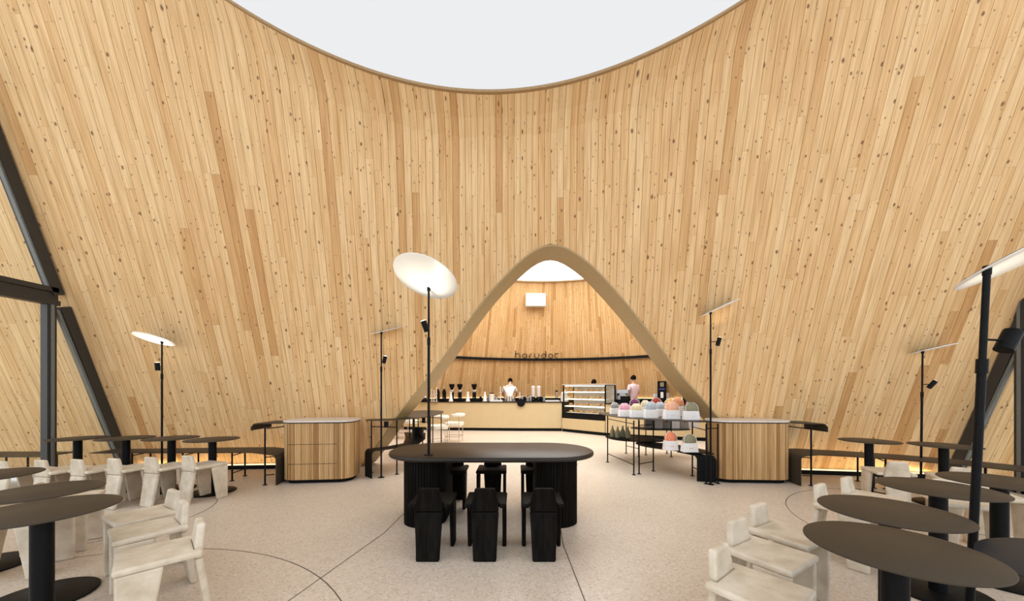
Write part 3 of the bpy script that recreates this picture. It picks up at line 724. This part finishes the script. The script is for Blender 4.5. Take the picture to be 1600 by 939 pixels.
# ------------------------------------------------------------------ slab chairs
def poly_yz(pts, x0, x1): return MB().loft([[(x, y, z) for y, z in pts] for x in (x0, x1)])
def make_chair(mat):
    r = empty('slab_chair')
    seat = MB().prism([(-.18, .0), (-.118, .0), (-.118, .036), (.118, .036), (.118, .0), (.18, .0), (.185, .375), (-.185, .375)], .43, .468)
    seat.build('seat', mat, r, bevel=.013)
    MB().loft([[(-.098, -.062, 0), (.098, -.062, 0), (.098, -.024, 0), (-.098, -.024, 0)], [(-.116, -.006, .40), (.116, -.006, .40), (.116, .034, .40), (-.116, .034, .40)]]).build('rear_leg', mat, r, bevel=.013)
    MB().loft([[(-.117, -.006, .402), (.117, -.006, .402), (.117, .035, .402), (-.117, .035, .402)], [(-.114, -.008, .475), (.114, -.008, .475), (.114, .035, .475), (-.114, .035, .475)],
               [(-.086, -.022, .605), (.086, -.022, .605), (.086, .020, .605), (-.086, .020, .605)]]).build('backrest', mat, r, bevel=.012)
    lg = None
    for s in (-1, 1):
        x0, x1 = (.142, .178) if s > 0 else (-.178, -.142)
        poly_yz([(.17, .43), (.366, .43), (.366, 0), (.235, 0)], x0, x1).build('leg', mat, r, bevel=.011)
    return r
black0 = make_chair('blackwood'); white0 = make_chair('limed'); used = set()
def chair(proto, X, Y, facing, label, group):
    """X,Y: middle of the chair; facing: direction the sitter looks"""
    r = proto if proto.name not in used else copy_tree(proto)
    used.add(proto.name); a = atan2(facing[1], facing[0])-pi/2
    r.location = (X-.17*(-sin(a)), Y-.17*cos(a), 0); r.rotation_euler.z = a; tag(r, label, 'chair', group); return r
g = 'black chairs at the long table'
for X, n in ((-.71, 'left'), (-.23, 'middle'), (.27, 'right')):
    chair(black0, X, 3.23, (.0, 1), 'black slab chair on the near side of the long black table, %s one' % n, g)
for X, n in ((-.74, 'left'), (-.25, 'middle'), (.29, 'right')):
    chair(black0, X, 4.50, (0, -1), 'black slab chair on the far side of the long black table, %s one' % n, g)
g = 'pale chairs, near left cluster'
for X, Y, d, lb in ((-2.13, 2.19, (-.70, -.71), 'pale slab chair lowest in the left trio of nested chairs, nearest of all'), (-2.58, 2.57, (-.62, -.78), 'pale slab chair in the middle of the left trio of nested chairs'),
                    (-2.92, 2.86, (-.5, -.87), 'pale slab chair farthest back in the left trio of nested chairs'),
                    (-4.08, 3.27, (.85, .5), 'pale slab chair seen side on behind the two near left tables'), (-3.84, 2.84, (.87, .5), 'pale slab chair at the left edge under the near brown tables')):
    chair(white0, X, Y, d, lb, g)
g = 'pale chairs in the far left row'
for i, (X, Y) in enumerate(((-4.13, 4.54), (-4.50, 4.44), (-4.87, 4.36), (-5.25, 4.30), (-5.63, 4.26), (-6.02, 4.2))):
    d = Vector((.30, .95)).normalized() if i == 0 else Vector((.24, .97)).normalized()
    lab = ('pale slab chair at the right-hand end of the far left row', 'second pale slab chair from the right end of the far left row', 'third pale slab chair from the right end of the far left row',
           'fourth pale slab chair from the right end of the far left row', 'fifth pale slab chair from the right end of the far left row', 'pale slab chair at the picture edge end of the far left row')[i]
    chair(white0, X+d.x*.19, Y+d.y*.19, d, lab, g)
g = 'pale chairs, right cluster'
for X, Y, d, lb in ((1.22, 1.80, (.62, -.78), 'pale slab chair nearest the camera on the right, cut by the bottom of the frame'), (1.55, 2.19, (.53, -.85), 'pale slab chair in the middle of the right front trio'),
                    (1.90, 2.50, (.50, -.86), 'pale slab chair farthest back in the right front trio'), (2.83, 3.05, (.53, -.85), 'pale slab chair whose back shows left behind the second near table'),
                    (3.30, 3.30, (.50, -.86), 'pale slab chair whose back shows right behind the second near table'),
                    (4.56, 4.34, (.35, .93), 'pale slab chair seen squarely from behind at the far right tables'), (4.95, 4.00, (.55, .83), 'pale slab chair half hidden behind the third table on the right'),
                    (3.98, 3.20, (-.45, -.89), 'pale slab chair behind the column of the third right table'), (4.52, 3.42, (-.5, -.86), 'pale slab chair at the right edge behind the fourth table')):
    chair(white0, X, Y, d, lb, g)

# ------------------------------------------------------------------ long black table
t = tag(empty('long_table', (-.235, 4.2, 0)), 'long black oval table with two fluted drum pedestals in the centre of the room', 'table')
prof = [(.035, .692), (.006, .700), (0, .716), (.006, .738), (.022, .747)]
flat_smooth(MB().loft([[(x, y, z) for x, y in stadium(0, 0, 2.36-2*i, 1.08-2*i, 16)] for i, z in prof]).build('tabletop', 'tabletop', t), 60)
for s in (-1, 1):
    pts = stadium(0, 0, .46, .86, 24); fl_ = []
    n = len(pts); per = [0]
    for i in range(n): per.append(per[-1]+sqrt((pts[i][0]-pts[(i+1) % n][0])**2+(pts[i][1]-pts[(i+1) % n][1])**2))
    NF = 72
    for k in range(NF*4):
        sdist = per[-1]*k/(NF*4); i = 0
        while per[i+1] < sdist: i += 1
        u_ = (sdist-per[i])/(per[i+1]-per[i]+1e-9); a = pts[i]; b = pts[(i+1) % n]; X, Y = a[0]+(b[0]-a[0])*u_, a[1]+(b[1]-a[1])*u_
        dd = -.008 if k % 4 == 0 else 0; l = sqrt(X*X+Y*Y); fl_.append((X+X/l*dd, Y+Y/l*dd))
    MB().prism(fl_, .0, .692).build('pedestal', 'blackwood', t, loc=(s*.72, -.04, 0))
for q in (-.02, .55): MB().cyl((q-.2, -.3, .68), (q-.2, -.3, .692), .02, 10).build('fixing', 'black', t)

# ------------------------------------------------------------------ small round tables
def round_table(X, Y, label, group, mat='brown', r=.32, dz=0):
    t = tag(empty('round_table', (X, Y, 0)), label, 'table', group)
    flat_smooth(MB().lathe([(r-.004, .737+dz), (r, .739+dz), (r, .744+dz), (r-.003, .746+dz)], n=72).build('tabletop', mat, t), 50)
    MB().lathe([(.10, .725+dz), (.10, .737+dz)], n=20).build('mounting_plate', 'black', t)
    flat_smooth(MB().cyl((0, 0, .012), (0, 0, .726+dz), .047, 28).build('column', 'black', t), 40)
    flat_smooth(MB().lathe([(.272, 0), (.275, .004), (.275, .011), (.27, .014)], n=56).build('base', 'black', t), 50)
g = 'small round tables, left'
round_table(-2.74, 2.09, 'brown round table nearest on the left, cut by the picture edge', g)
round_table(-3.26, 2.48, 'brown round table just behind the nearest left one', g, r=.30)
round_table(-4.32, 2.92, 'brown round table of which only a rounded tip shows at the left edge', g)
for X, Y, lb in ((-4.22, 5.05, 'brown round table at the right end of the far left row, by the kiosk bench'), (-4.92, 5.18, 'brown round table second from the right in the far left row'),
                 (-5.58, 5.18, 'brown round table third from the right in the far left row'), (-6.24, 5.15, 'brown round table beside the left window mullion')): round_table(X, Y, lb, g, r=.315)
g = 'small round tables, right'
for X, Y, lb in ((1.71, 1.60, 'brown round table nearest the camera on the right'), (2.19, 2.08, 'brown round table second nearest on the right, behind the largest'),
                 (3.05, 2.565, 'brown round table third from the front on the right'), (3.74, 2.75, 'brown round table fourth from the front at the right edge'),
                 (4.88, 4.90, 'brown round table far right, nearer the kiosk'), (5.42, 4.50, 'brown round table far right, in front of the raking window frame')): round_table(X, Y, lb, g)
round_table(2.55, 1.41, 'lower slate blue-black round table in the lower right corner', g, 'bluedark', .45, -.065)

# ------------------------------------------------------------------ reflector lamps
def lamp(X, Y, z0, ztop, nd, r, off, spot_z, spot_dir, label, lean=0, spot_off=(.07, 0), glow=3, pr=.011, base=True, sr=.03, sl=.12):
    t = tag(empty('reflector_lamp', (X, Y, z0)), label, 'lamp', 'tall reflector lamps'); t.rotation_euler = (0, lean, 0)
    h = ztop-z0; zs = spot_z-z0
    if base: MB().lathe([(.05, 0), (.05, .008)], n=28).build('base', 'black', t)
    MB().cyl((0, 0, .008), (0, 0, zs-.17), pr*1.25, 14).build('lower_pole', 'black', t, smooth=False)
    MB().cyl((0, 0, zs-.19), (0, 0, zs-.11), pr*1.6, 14).build('collar', 'black', t)
    MB().cyl((0, 0, zs-.12), (0, 0, h-.01), pr, 12).build('upper_pole', 'black', t)
    n = Vector(nd).normalized(); up = -n; a = up.orthogonal().normalized(); b = up.cross(a)
    c = Vector((off[0], off[1], h)); rings = []
    # disc centre slides in its own plane so that the pole top touches it
    c.z = h+(-(up.x*off[0]+up.y*off[1])/up.z)
    for rr_, dz in ((.02, 0), (r-.003, 0), (r, .004), (r-.002, .010), (.02, .012)):
        rings.append([c+up*dz+a*(rr_*cos(2*pi*i/64))+b*(rr_*sin(2*pi*i/64)) for i in range(64)])
    flat_smooth(MB().loft(rings).build('reflector_disc', 'disc', t), 40)
    MB().loft([[c+up*dz+a*(rr_*cos(2*pi*i/64))+b*(rr_*sin(2*pi*i/64)) for i in range(64)] for rr_, dz in ((r-.012, .012), (r-.012, .0135))]).build('disc_backing', 'black', t)
    MB().cyl((0, 0, h-.03), (0, 0, h+.02), .018, 12).build('joint', 'black', t)
    so = Vector((spot_off[0], spot_off[1], zs)); sd = Vector(spot_dir).normalized()
    MB().cyl((0, 0, zs), so, .006, 8).build('bracket', 'black', t)
    s = flat_smooth(MB().cyl(so-sd*sl/2, so+sd*sl/2, sr, 20).build('spotlight', 'black', t), 40)
    MB().cyl(so+sd*(sl/2), so+sd*(sl/2+.003), sr*.85, 20).build('lens', 'lampglow', s)
    L = light('lamp_spot', 'SPOT', (0, 0, 0), glow, (1, .90, .74), .03, spot=radians(95), blend=.6); L.parent = t
    L.location = so+sd*(sl/2+.01); tgt = (c-L.location); L.rotation_euler = tgt.to_track_quat('-Z', 'Y').to_euler()
    return t
lamp(-5.45, 5.58, 0, 2.19, (-.13, -.30, -1), .255, (-.06, -.06), 1.80, (-.1, .0, 1), 'tall lamp with glowing disc behind the far left tables', spot_off=(-.05, -.02), glow=14, sr=.032)
lamp(-.89, 3.83, .747, 2.53, (-.24, -.42, -1), .335, (.0, -.15), 2.11, (-.32, -.25, 1), 'reflector lamp with large white disc rising from the long black table', spot_off=(-.02, -.07), glow=9)
lamp(-2.145, 5.88, 0, 2.39, (.234, .25, -1), .26, (.09, 0), 1.93, (.2, .1, 1), 'thin edge-on reflector lamp between the left kiosk and the arch', spot_off=(.06, -.02), glow=.8)
lamp(3.02, 5.45, 0, 2.62, (.43, -.075, -1), .28, (.14, 0), 2.17, (.35, .1, 1), 'reflector lamp with steeply tilted disc beside the right kiosk', spot_off=(.11, -.02), glow=2.5)
lamp(5.93, 5.2, 0, 2.0, (.21, -.17, -1), .245, (.15, 0), 1.52, (.75, -.1, .9), 'thin reflector lamp in front of the timber wall by the right window', lean=radians(.8), spot_off=(.12, -.02), glow=1.5)
lamp(2.54, 2.0, 0, 2.12, (.42, -.38, -1), .33, (.275, .0), 1.73, (.45, 0, .95), 'nearest reflector lamp with huge cropped disc at the right edge', lean=radians(3.0), spot_off=(.14, 0), glow=5, pr=.015, sr=.039, sl=.12)

# ------------------------------------------------------------------ slatted kiosks
def kiosk(X, Y, rz, label, drawers, size):
    t = tag(empty('slatted_kiosk', (X, Y, 0), rz), label, 'kiosk'); W, D = size
    body = MB().prism(stadium(0, 0, W-.03, D-.03, 10, .2), .055, .935).build('body', 'backing', t)
    MB().prism(stadium(0, 0, W-.1, D-.1, 8, .18), 0, .055).build('plinth', 'blackmatt', t)
    pts = stadium(0, 0, W, D, 10, .21); n = len(pts); per = [0]
    for i in range(n): per.append(per[-1]+sqrt((pts[i][0]-pts[(i+1) % n][0])**2+(pts[i][1]-pts[(i+1) % n][1])**2))
    def at(s):
        s %= per[-1]; i = 0
        while per[i+1] < s: i += 1
        u_ = (s-per[i])/(per[i+1]-per[i]+1e-9); a = pts[i]; b = pts[(i+1) % n]
        return (a[0]+(b[0]-a[0])*u_, a[1]+(b[1]-a[1])*u_), (b[1]-a[1], -(b[0]-a[0]))
    NS = 110; V = []; Fc = []; U = []; T = []
    for k in range(NS):
        s0 = per[-1]*k/NS; s1 = per[-1]*(k+1)/NS; (a, na_), (b, nb_) = at(s0+.002), at(s1-.002)
        q = [(a[0]*.978, a[1]*.955), a, b, (b[0]*.978, b[1]*.955)]
        front = a[1] < -D/2+.03 and -.40 < a[0] < .30
        segs = [(.06, .30), (.305, .60), (.605, .925)] if drawers and front else [(.06, .925)]
        tone = random.choice((.05, .2, .35, .5, .7, .9)); uo = (random.random()*30, random.random()*30)
        for z0, z1 in segs:
            m_ = len(V); V += [(p[0], p[1], z) for z in (z0, z1) for p in q]; U += [(j*.01+uo[0], z+uo[1]) for z in (z0, z1) for j in range(4)]
            T += [tone]*8; Fc += [tuple(i+m_ for i in f) for f in ((0, 1, 5, 4), (1, 2, 6, 5), (2, 3, 7, 6), (4, 5, 6, 7), (3, 2, 1, 0))]
    o = link('slats', attr_mesh('slats', V, Fc, U, T), 'slat', t, kind='stuff')
    if drawers:
        for z in (.303, .603): MB().box((-.05, -D/2-.0005, z), (.70, .004, .005)).build('drawer_seam', 'black', t)
        for q in (-.405, .305): MB().box((q, -D/2-.0005, .49), (.005, .004, .86)).build('drawer_seam', 'black', t)
    MB().prism(stadium(0, 0, W+.01, D+.01, 12, .215), .925, .94).build('steel_edge', 'black', t)
    MB().prism(stadium(0, 0, W+.03, D+.03, 12, .22), .94, .965).build('worktop', 'stone', t)
kiosk(-3.05, 5.80, radians(6), 'oval slatted timber kiosk with drawer front and pale top left of the arch', True, (1.06, .60))
kiosk(3.76, 5.76, radians(-3), 'oval slatted timber kiosk with plain slats and pale top right of the arch', False, (1.15, .54))

# ------------------------------------------------------------------ steel ribbons: bar shelves and benches
def leg(t, X, Y, h, name='leg', foot=.035):
    c = t.location; mb = MB().cyl((X-c.x, Y-c.y, 0), (X-c.x, Y-c.y, h), .012, 8); mb.cyl((X-c.x, Y-c.y, 0), (X-c.x, Y-c.y, .006), foot, 12)
    return mb.build(name, 'black', t)
def rail(t, a, b, z0, z1=None, r=.008):
    c = t.location; z1 = z0 if z1 is None else z1; MB().cyl((a[0]-c.x, a[1]-c.y, z0), (b[0]-c.x, b[1]-c.y, z1), r, 6).build('crossbar', 'black', t)
def ribbon(left, right, z, th=.012, fall=None, fall_h=None):
    """steel sheet between two plan edges at height z; fall: bends down at the start over fall_h"""
    top = [(a, b, z) for a, b in zip(left, right)]
    if fall_h:
        (l0, r0), (l1, r1) = (left[0], right[0]), (left[1], right[1]); rr = .07; pre = []
        d = Vector((l0[0]-l1[0], l0[1]-l1[1])).normalized()
        for k in range(6, -1, -1):
            a = pi/2*k/6; o_ = d*(rr*sin(a)); zz = z-rr+rr*cos(a); pre.append(((l0[0]+o_.x, l0[1]+o_.y), (r0[0]+o_.x, r0[1]+o_.y), zz))
        o_ = d*rr; pre = [((l0[0]+o_.x, l0[1]+o_.y), (r0[0]+o_.x, r0[1]+o_.y), z-fall_h)]+pre; top = pre+top[1:]
    rings = []
    for i, (a, b, zz) in enumerate(top):
        p = top[max(0, i-1)]; q = top[min(len(top)-1, i+1)]; m0 = Vector(((p[0][0]+p[1][0])/2, (p[0][1]+p[1][1])/2, p[2])); m1 = Vector(((q[0][0]+q[1][0])/2, (q[0][1]+q[1][1])/2, q[2]))
        d = (m1-m0).normalized(); s_ = Vector((b[0]-a[0], b[1]-a[1], 0)).normalized(); nn = d.cross(s_)
        nn = nn if nn.z > 0 or (abs(nn.z) < 1e-3) else -nn
        if abs(d.z) > .95: nn = -Vector((m1.x-m0.x, m1.y-m0.y, 0)) if False else Vector((s_.y, -s_.x, 0))
        A = Vector((a[0], a[1], zz)); Bv = Vector((b[0], b[1], zz)); rings.append([A, Bv, Bv-nn*th, A-nn*th])
    return MB().loft(rings)
def place(mb, name, t, mat='brown'):
    c = t.location; mb.v = [(a-c.x, b-c.y, z) for a, b, z in mb.v]; return flat_smooth(mb.build(name, mat, t), 40)
def smooth_poly(pts, it=3):
    for _ in range(it):
        o = []; n = len(pts)
        for i in range(n): a = pts[i]; b = pts[(i+1) % n]; o += [(a[0]*.75+b[0]*.25, a[1]*.75+b[1]*.25), (a[0]*.25+b[0]*.75, a[1]*.25+b[1]*.75)]
        pts = o
    return pts

# left wall bench
t = tag(empty('wall_bench', (-5, 6, 0)), 'long taupe steel bench with curved waterfall end along the left timber wall', 'bench')
lx = [-3.66, -4.1, -4.8, -5.5, -6.1, -6.6]
place(ribbon([(-3.70, 5.98)]+[(x, Bx(x)-.50) for x in lx[1:]], [(-3.62, 5.42)]+[(x, 5.60+.04*(x+6.6)/2) for x in lx[1:]], .455, fall_h=.452), 'seat', t)
for x in (-4.42, -5.2, -6.0): leg(t, x, 5.66, .442); leg(t, x-.05, 6.0, .442); rail(t, (x, 5.66), (x-.05, 6.0), .12); rail(t, (x, 5.66), (x-.05, 6.0), .40)
# bar arms beside the kiosks
t = tag(empty('side_shelf', (-3.75, 5.7, 0)), 'short dark bar shelf with drooping end on the outer side of the left kiosk', 'shelf')
place(ribbon([(-3.90, 5.46), (-3.80, 5.46), (-3.56, 5.50), (-3.50, 5.56)], [(-3.92, 5.95), (-3.80, 5.95), (-3.52, 5.98), (-3.46, 5.98)], .93, fall_h=.11), 'top', t)
leg(t, -3.735, 5.42, .92); leg(t, -3.60, 6.02, .92); rail(t, (-3.735, 5.42), (-3.62, 5.46), .15); rail(t, (-3.735, 5.42), (-3.64, 5.5), .42); rail(t, (-3.735, 5.46), (-3.6, 6.0), .85)
t = tag(empty('side_shelf', (4.55, 5.7, 0)), 'short dark bar shelf with drooping end on the outer side of the right kiosk', 'shelf')
place(ribbon([(4.72, 5.88), (4.60, 5.88), (4.44, 5.90), (4.37, 5.90)], [(4.70, 5.42), (4.60, 5.42), (4.42, 5.48), (4.37, 5.52)], .93, fall_h=.13), 'top', t)
leg(t, 4.49, 5.38, .92); leg(t, 4.45, 5.88, .92); rail(t, (4.49, 5.38), (4.38, 5.4), .15); rail(t, (4.49, 5.38), (4.38, 5.42), .42); rail(t, (4.49, 5.4), (4.45, 5.88), .85)
# right wall bench curving towards the window
t = tag(empty('wall_bench', (5.4, 5.4, 0)), 'long taupe steel bench curving along the right timber wall towards the window', 'bench')
place(ribbon([(4.42, 5.98), (4.75, 6.02), (5.3, 5.80), (5.9, 5.45), (6.4, 5.0), (6.75, 4.5), (6.85, 3.6)], [(4.38, 5.36), (4.66, 5.45), (5.05, 5.30), (5.5, 5.06), (5.95, 4.72), (6.22, 4.30), (6.3, 3.6)], .455, fall_h=.452), 'seat', t)
for a, b in (((5.30, 5.25), (5.45, 5.65)), ((5.42, 5.20), (5.6, 5.55)), ((6.1, 4.62), (6.45, 4.88)), ((6.38, 3.9), (6.78, 3.9))): leg(t, *a, .442); leg(t, *b, .442); rail(t, a, b, .12); rail(t, a, b, .40)
# outside bench seen through the left glass
t = tag(empty('outdoor_bench', (-8, 5.5, -.12)), 'taupe bench outside the glass along the timber wall', 'bench')
MB().box((0, 0, .57), (2.1, .42, .015)).build('seat', 'brown', t)
for x in (-.8, 0, .8): MB().cyl((x, -.17, 0), (x, -.17, .565), .012, 8).build('leg', 'black', t); MB().cyl((x, .17, 0), (x, .17, .565), .012, 8).build('leg', 'black', t)
# left of arch: high bar and low bench running through it
t = tag(empty('bar_shelf', (-2.1, 7, 0)), 'taupe high bar shelf curving from the left kiosk back through the arch', 'shelf')
hp = smooth_poly([(-2.50, 5.99), (-2.02, 6.02), (-1.72, 6.4), (-1.5, 7.2), (-1.55, 8.3), (-1.75, 8.75), (-2.1, 8.9), (-2.45, 8.6), (-2.5, 7.8), (-2.0, 6.95), (-2.02, 6.36), (-2.50, 6.28)], 3)
mb = MB().prism(hp, .918, .93); place(mb, 'top', t)
for X, Y in ((-2.44, 6.22), (-1.96, 6.10), (-1.78, 6.45), (-1.62, 7.1), (-1.95, 7.15), (-1.60, 8.1), (-2.2, 8.4), (-1.9, 8.6), (-2.2, 7.7)): leg(t, X, Y, .918)
for z in (.80, .15): rail(t, (-1.62, 7.1), (-1.95, 7.15), z); rail(t, (-2.44, 6.22), (-1.96, 6.10), z) if z > .5 else None; rail(t, (-1.6, 8.1), (-2.2, 8.4), z)
MB().box((-2.10+2.1, 5.99-7, .86), (.06, .05, .10)).build('clamp', 'black', t); MB().box((-1.75+2.1, 7.1-7, .84), (.06, .05, .12)).build('clamp', 'black', t)
t = tag(empty('low_bench', (-2.1, 7, 0)), 'low dark bench with waterfall end between the left kiosk and the arch', 'bench')
place(ribbon([(-2.40, 6.02), (-2.2, 6.2), (-2.0, 6.6), (-2.2, 7.4), (-2.5, 8.3)], [(-2.22, 5.84), (-2.05, 5.98), (-1.70, 6.45), (-1.74, 7.2), (-1.98, 8.2)], .455, fall_h=.452), 'seat', t, 'black')
for X, Y in ((-1.78, 6.55), (-1.82, 7.3), (-2.02, 8.1), (-2.4, 8.1)): leg(t, X, Y, .442)
t = tag(empty('waste_bin', (-1.98, 7.55, .457)), 'small dark open bin standing on the low bench beyond the arch', 'bin')
MB().lathe([(.10, 0), (.13, .17), (.125, .17), (.095, .01)], n=20).build('bucket', 'black', t); MB().tube([(-.12, 0, .165), (0, 0, .2), (.12, 0, .165)], .005).build('handle', 'black', t)
# right of arch: tiered display stand
t = tag(empty('display_stand', (2.7, 6.8, 0)), 'tiered dark steel display stand full of gift bags right of the arch', 'stand')
hp = smooth_poly([(1.84, 7.55), (1.93, 6.75), (2.2, 6.30), (2.6, 5.98), (3.0, 5.72), (3.30, 5.72), (3.12, 6.1), (3.22, 6.45), (3.3, 7.0), (3.5, 7.7), (3.2, 8.1), (2.5, 8.2), (1.9, 8.0)], 3)
place(MB().prism(hp, .918, .93), 'top', t)
legs = [(1.90, 7.12), (2.06, 6.06), (2.17, 6.12), (2.50, 6.34), (3.02, 6.0), (2.97, 5.48), (3.16, 5.50), (2.58, 8.1), (2.72, 7.7), (2.95, 7.9), (3.5, 8.1), (3.42, 7.7)]
for X, Y in legs: leg(t, X, Y, .918)
for a, b, z in ((0, 1, .17), (2, 3, .17), (2, 3, .83), (0, 1, .86), (4, 5, .15), (4, 5, .82), (5, 6, .85), (8, 7, .17), (9, 10, .17), (9, 8, .8), (4, 5, .42)): rail(t, legs[a], legs[b], z)
place(MB().prism(smooth_poly([(1.93, 7.75), (2.0, 7.0), (2.6, 6.75), (3.0, 6.9), (3.0, 7.3), (2.5, 7.9)], 3), .44, .455), 'lower_shelf', t, 'black')
place(MB().prism(smooth_poly([(2.3, 6.9), (2.35, 6.3), (2.95, 5.72), (3.3, 5.62), (3.22, 6.1), (3.1, 6.5), (2.7, 6.9)], 3), .42, .435), 'lower_shelf', t, 'black')
place(MB().prism(smooth_poly([(2.6, 8.0), (2.8, 7.55), (3.7, 7.5), (3.9, 7.8), (3.6, 8.15), (2.8, 8.2)], 2), .58, .595), 'middle_shelf', t, 'black')
t = tag(empty('low_bench', (3.05, 5.8, 0)), 'dark bench end panel folding to the floor left of the right kiosk', 'bench')
place(ribbon([(3.14, 5.62), (3.05, 5.85), (3.0, 6.0)], [(2.88, 5.70), (2.80, 5.9), (2.76, 6.0)], .405, fall_h=.402), 'seat', t, 'black')

# gift bags
def bag(X, Y, z, wd, h, col, lab, grp, rz=0, d=.14, logo=False, handle='white'):
    t = tag(empty('gift_bag', (X, Y, z), rz), lab, 'bag', grp)
    hw = h*.52
    MB().loft([[(-wd/2, -d/2, 0), (wd/2, -d/2, 0), (wd/2, d/2, 0), (-wd/2, d/2, 0)], [(-wd*.43, -d*.44, hw), (wd*.43, -d*.44, hw), (wd*.43, d*.44, hw), (-wd*.43, d*.44, hw)]]).build('body', 'paper', t, bevel=.006)
    rg = []
    for k, (s, zz) in enumerate(((.78, hw-.005), (.90, hw+h*.12), (.78, hw+h*.30), (.50, hw+h*.42), (.20, h))):
        rg.append([(wd/2*s*cos(2*pi*i/14)*(1+.13*sin(i*3.1+k)), d*.47*s*sin(2*pi*i/14), zz+.006*sin(i*2.3+k)) for i in range(14)])
    MB().loft(rg).build('wrap', col, t)
    for s in (-1, 1): MB().tube([(wd*.44*s, -d*.3, hw-.02), (wd*.40*s, -d*.2, hw+h*.30), (wd*.2*s, 0, h*1.0), (0, 0, h*1.0)], .004, 5).build('handle', handle, t)
    MB().tube([(-wd*.13, -d/2-.002, hw*.52), (-.01, -d/2-.003, hw*.42), (.01, -d/2-.003, hw*.42), (wd*.13, -d/2-.002, hw*.52)], .003, 4).build('emblem', 'coral' if logo else 'creamc', t)
def at_h(px, Y): return ((px-800)/FPX*Y, Y)
G = 'gift bags on the top of the display stand'
for px, Y, wd, h, col, lab in ((975.5, 6.78, .22, .25, 'pinkc', 'white gift bag with pink wrap at the front of the stand'), (994, 6.60, .23, .25, 'creamc', 'white gift bag with cream wrap at the front of the stand'),
                               (1016.5, 6.45, .24, .29, 'bluec', 'white gift bag with grey-blue wrap at the front of the stand'), (1049, 6.22, .27, .30, 'peach', 'white gift bag with peach wrap at the front of the stand'),
                               (1079.5, 6.05, .25, .29, 'olive', 'white gift bag with olive wrap at the front right of the stand'),
                               (1031, 6.85, .22, .27, 'bluec', 'second grey-blue gift bag set back beside the front one'),
                               (960, 7.45, .18, .24, 'greyc', 'small grey gift bag at the left end of the stand'), (991, 7.55, .24, .31, 'purple', 'gift bag with dark purple wrap in the back row'),
                               (1008, 7.3, .20, .29, 'creamc', 'gift bag with cream wrap in the back row'), (1025, 7.6, .26, .33, 'redc', 'gift bag with red wrap in the back row'),
                               (1047, 7.25, .26, .33, 'yellowc', 'gift bag with yellow wrap in the back row'), (1058, 6.95, .26, .36, 'orangec', 'gift bag with orange wrap, tallest in the back row'),
                               (1081, 7.25, .26, .36, 'wineo', 'gift bag with dark red wrap at the back right')):
    if px in (1081,): X, Y = 3.40*1.0, 6.95*1.0; X = (px-800)/FPX*6.9; Y = 6.9
    else: X, Y = at_h(px, Y)
    bag(X, Y, .931, wd, h, col, lab, G)
X, Y = at_h(1047.5, 5.98); bag(X, Y, .436, .22, .30, 'coral', 'white gift bag with coral wrap on the low shelf', 'gift bags on the low shelf', logo=True)
X, Y = at_h(1077, 5.80); bag(X, Y, .436, .24, .28, 'olive', 'white gift bag with olive wrap on the low shelf', 'gift bags on the low shelf', logo=True)
for i, px in enumerate((1008, 1022, 1034, 1048, 1062, 1078)):
    X, Y = at_h(px+6, 7.85); t = tag(empty('grey_bag', (X, Y, .596)), 'pale grey paper bag on the rear middle shelf, ' + ('first from the left', 'second from the left', 'third, with a red mark side', 'third from the right', 'second from the right with red mark', 'last one at the right')[i], 'bag', 'grey bags on the middle shelf')
    MB().loft([[(-.09, -.06, 0), (.09, -.06, 0), (.09, .06, 0), (-.09, .06, 0)], [(-.085, -.05, .22), (.085, -.05, .22), (.085, .05, .22), (-.085, .05, .22)]]).build('body', ('greyc', 'paper')[i % 2], t)
    if i in (2, 4): MB().box((0, -.056, .16), (.05, .006, .05)).build('emblem', 'redc', t)
    MB().tube([(-.04, 0, .22), (-.03, 0, .28), (.03, 0, .28), (.04, 0, .22)], .004, 5).build('handle', 'greyc', t)
for i, (px, Y) in enumerate(((957, 7.5), (965, 7.35), (973, 7.45), (981, 7.3))):
    X, Y = at_h(px, Y); jar_t = tag(empty('glass_bottle', (X, Y, .456)), 'dark green glass bottle on the lower shelf, ' + ('leftmost of the cluster', 'second of the cluster', 'third of the cluster', 'rightmost of the cluster')[i], 'bottle', 'bottles on the lower shelf')
    MB().lathe([(.045, 0), (.05, .02), (.05, .12), (.02, .17), (.018, .21)], n=12).build('body', 'olive', jar_t); MB().lathe([(.022, .21), (.022, .235)], n=10).build('cap', 'stone', jar_t)

# ------------------------------------------------------------------ cream stools beyond the arch
def stool(X, Y, rz, label):
    t = tag(empty('cream_armchair', (X, Y, 0), rz), label, 'chair', 'cream armchairs near the counter')
    MB().prism(stadium(0, 0, .50, .48, 6, .12), .44, .54).build('seat', 'cream', t, bevel=.02)
    rg = []
    for k in range(13):
        a = radians(-20+220*k/12); c = Vector((.25*cos(a), .05+.22*sin(a), .74)); rd = Vector((cos(a), sin(a), 0)); s_ = .75 if k in (0, 12) else 1
        rg.append([c+rd*(.035*cos(q)*s_)+Vector((0, 0, .045*sin(q)*s_)) for q in [2*pi*i/10 for i in range(10)]])
    MB().loft(rg).build('backrest', 'cream', t, smooth=True)
    for sx in (-1, 1):
        for sy in (-1, 1): MB().cyl((.22*sx, .19*sy, 0), (.22*sx, .19*sy, .70 if sy > 0 else .72), .010, 8).build('leg', 'chrome', t)
    MB().tube([(-.22, -.19, .16), (.22, -.19, .16), (.22, .19, .16), (-.22, .19, .16), (-.22, -.19, .16)], .008).build('stretcher', 'chrome', t)
stool(-1.90, 9.1, radians(-60), 'cream armchair on steel legs beyond the arch, nearer the bar')
stool(-1.60, 9.9, radians(-95), 'cream armchair on steel legs beyond the arch, nearer the counter')
stool(-3.05, 10.6, radians(60), 'cream armchair glimpsed behind the left foot of the arch')
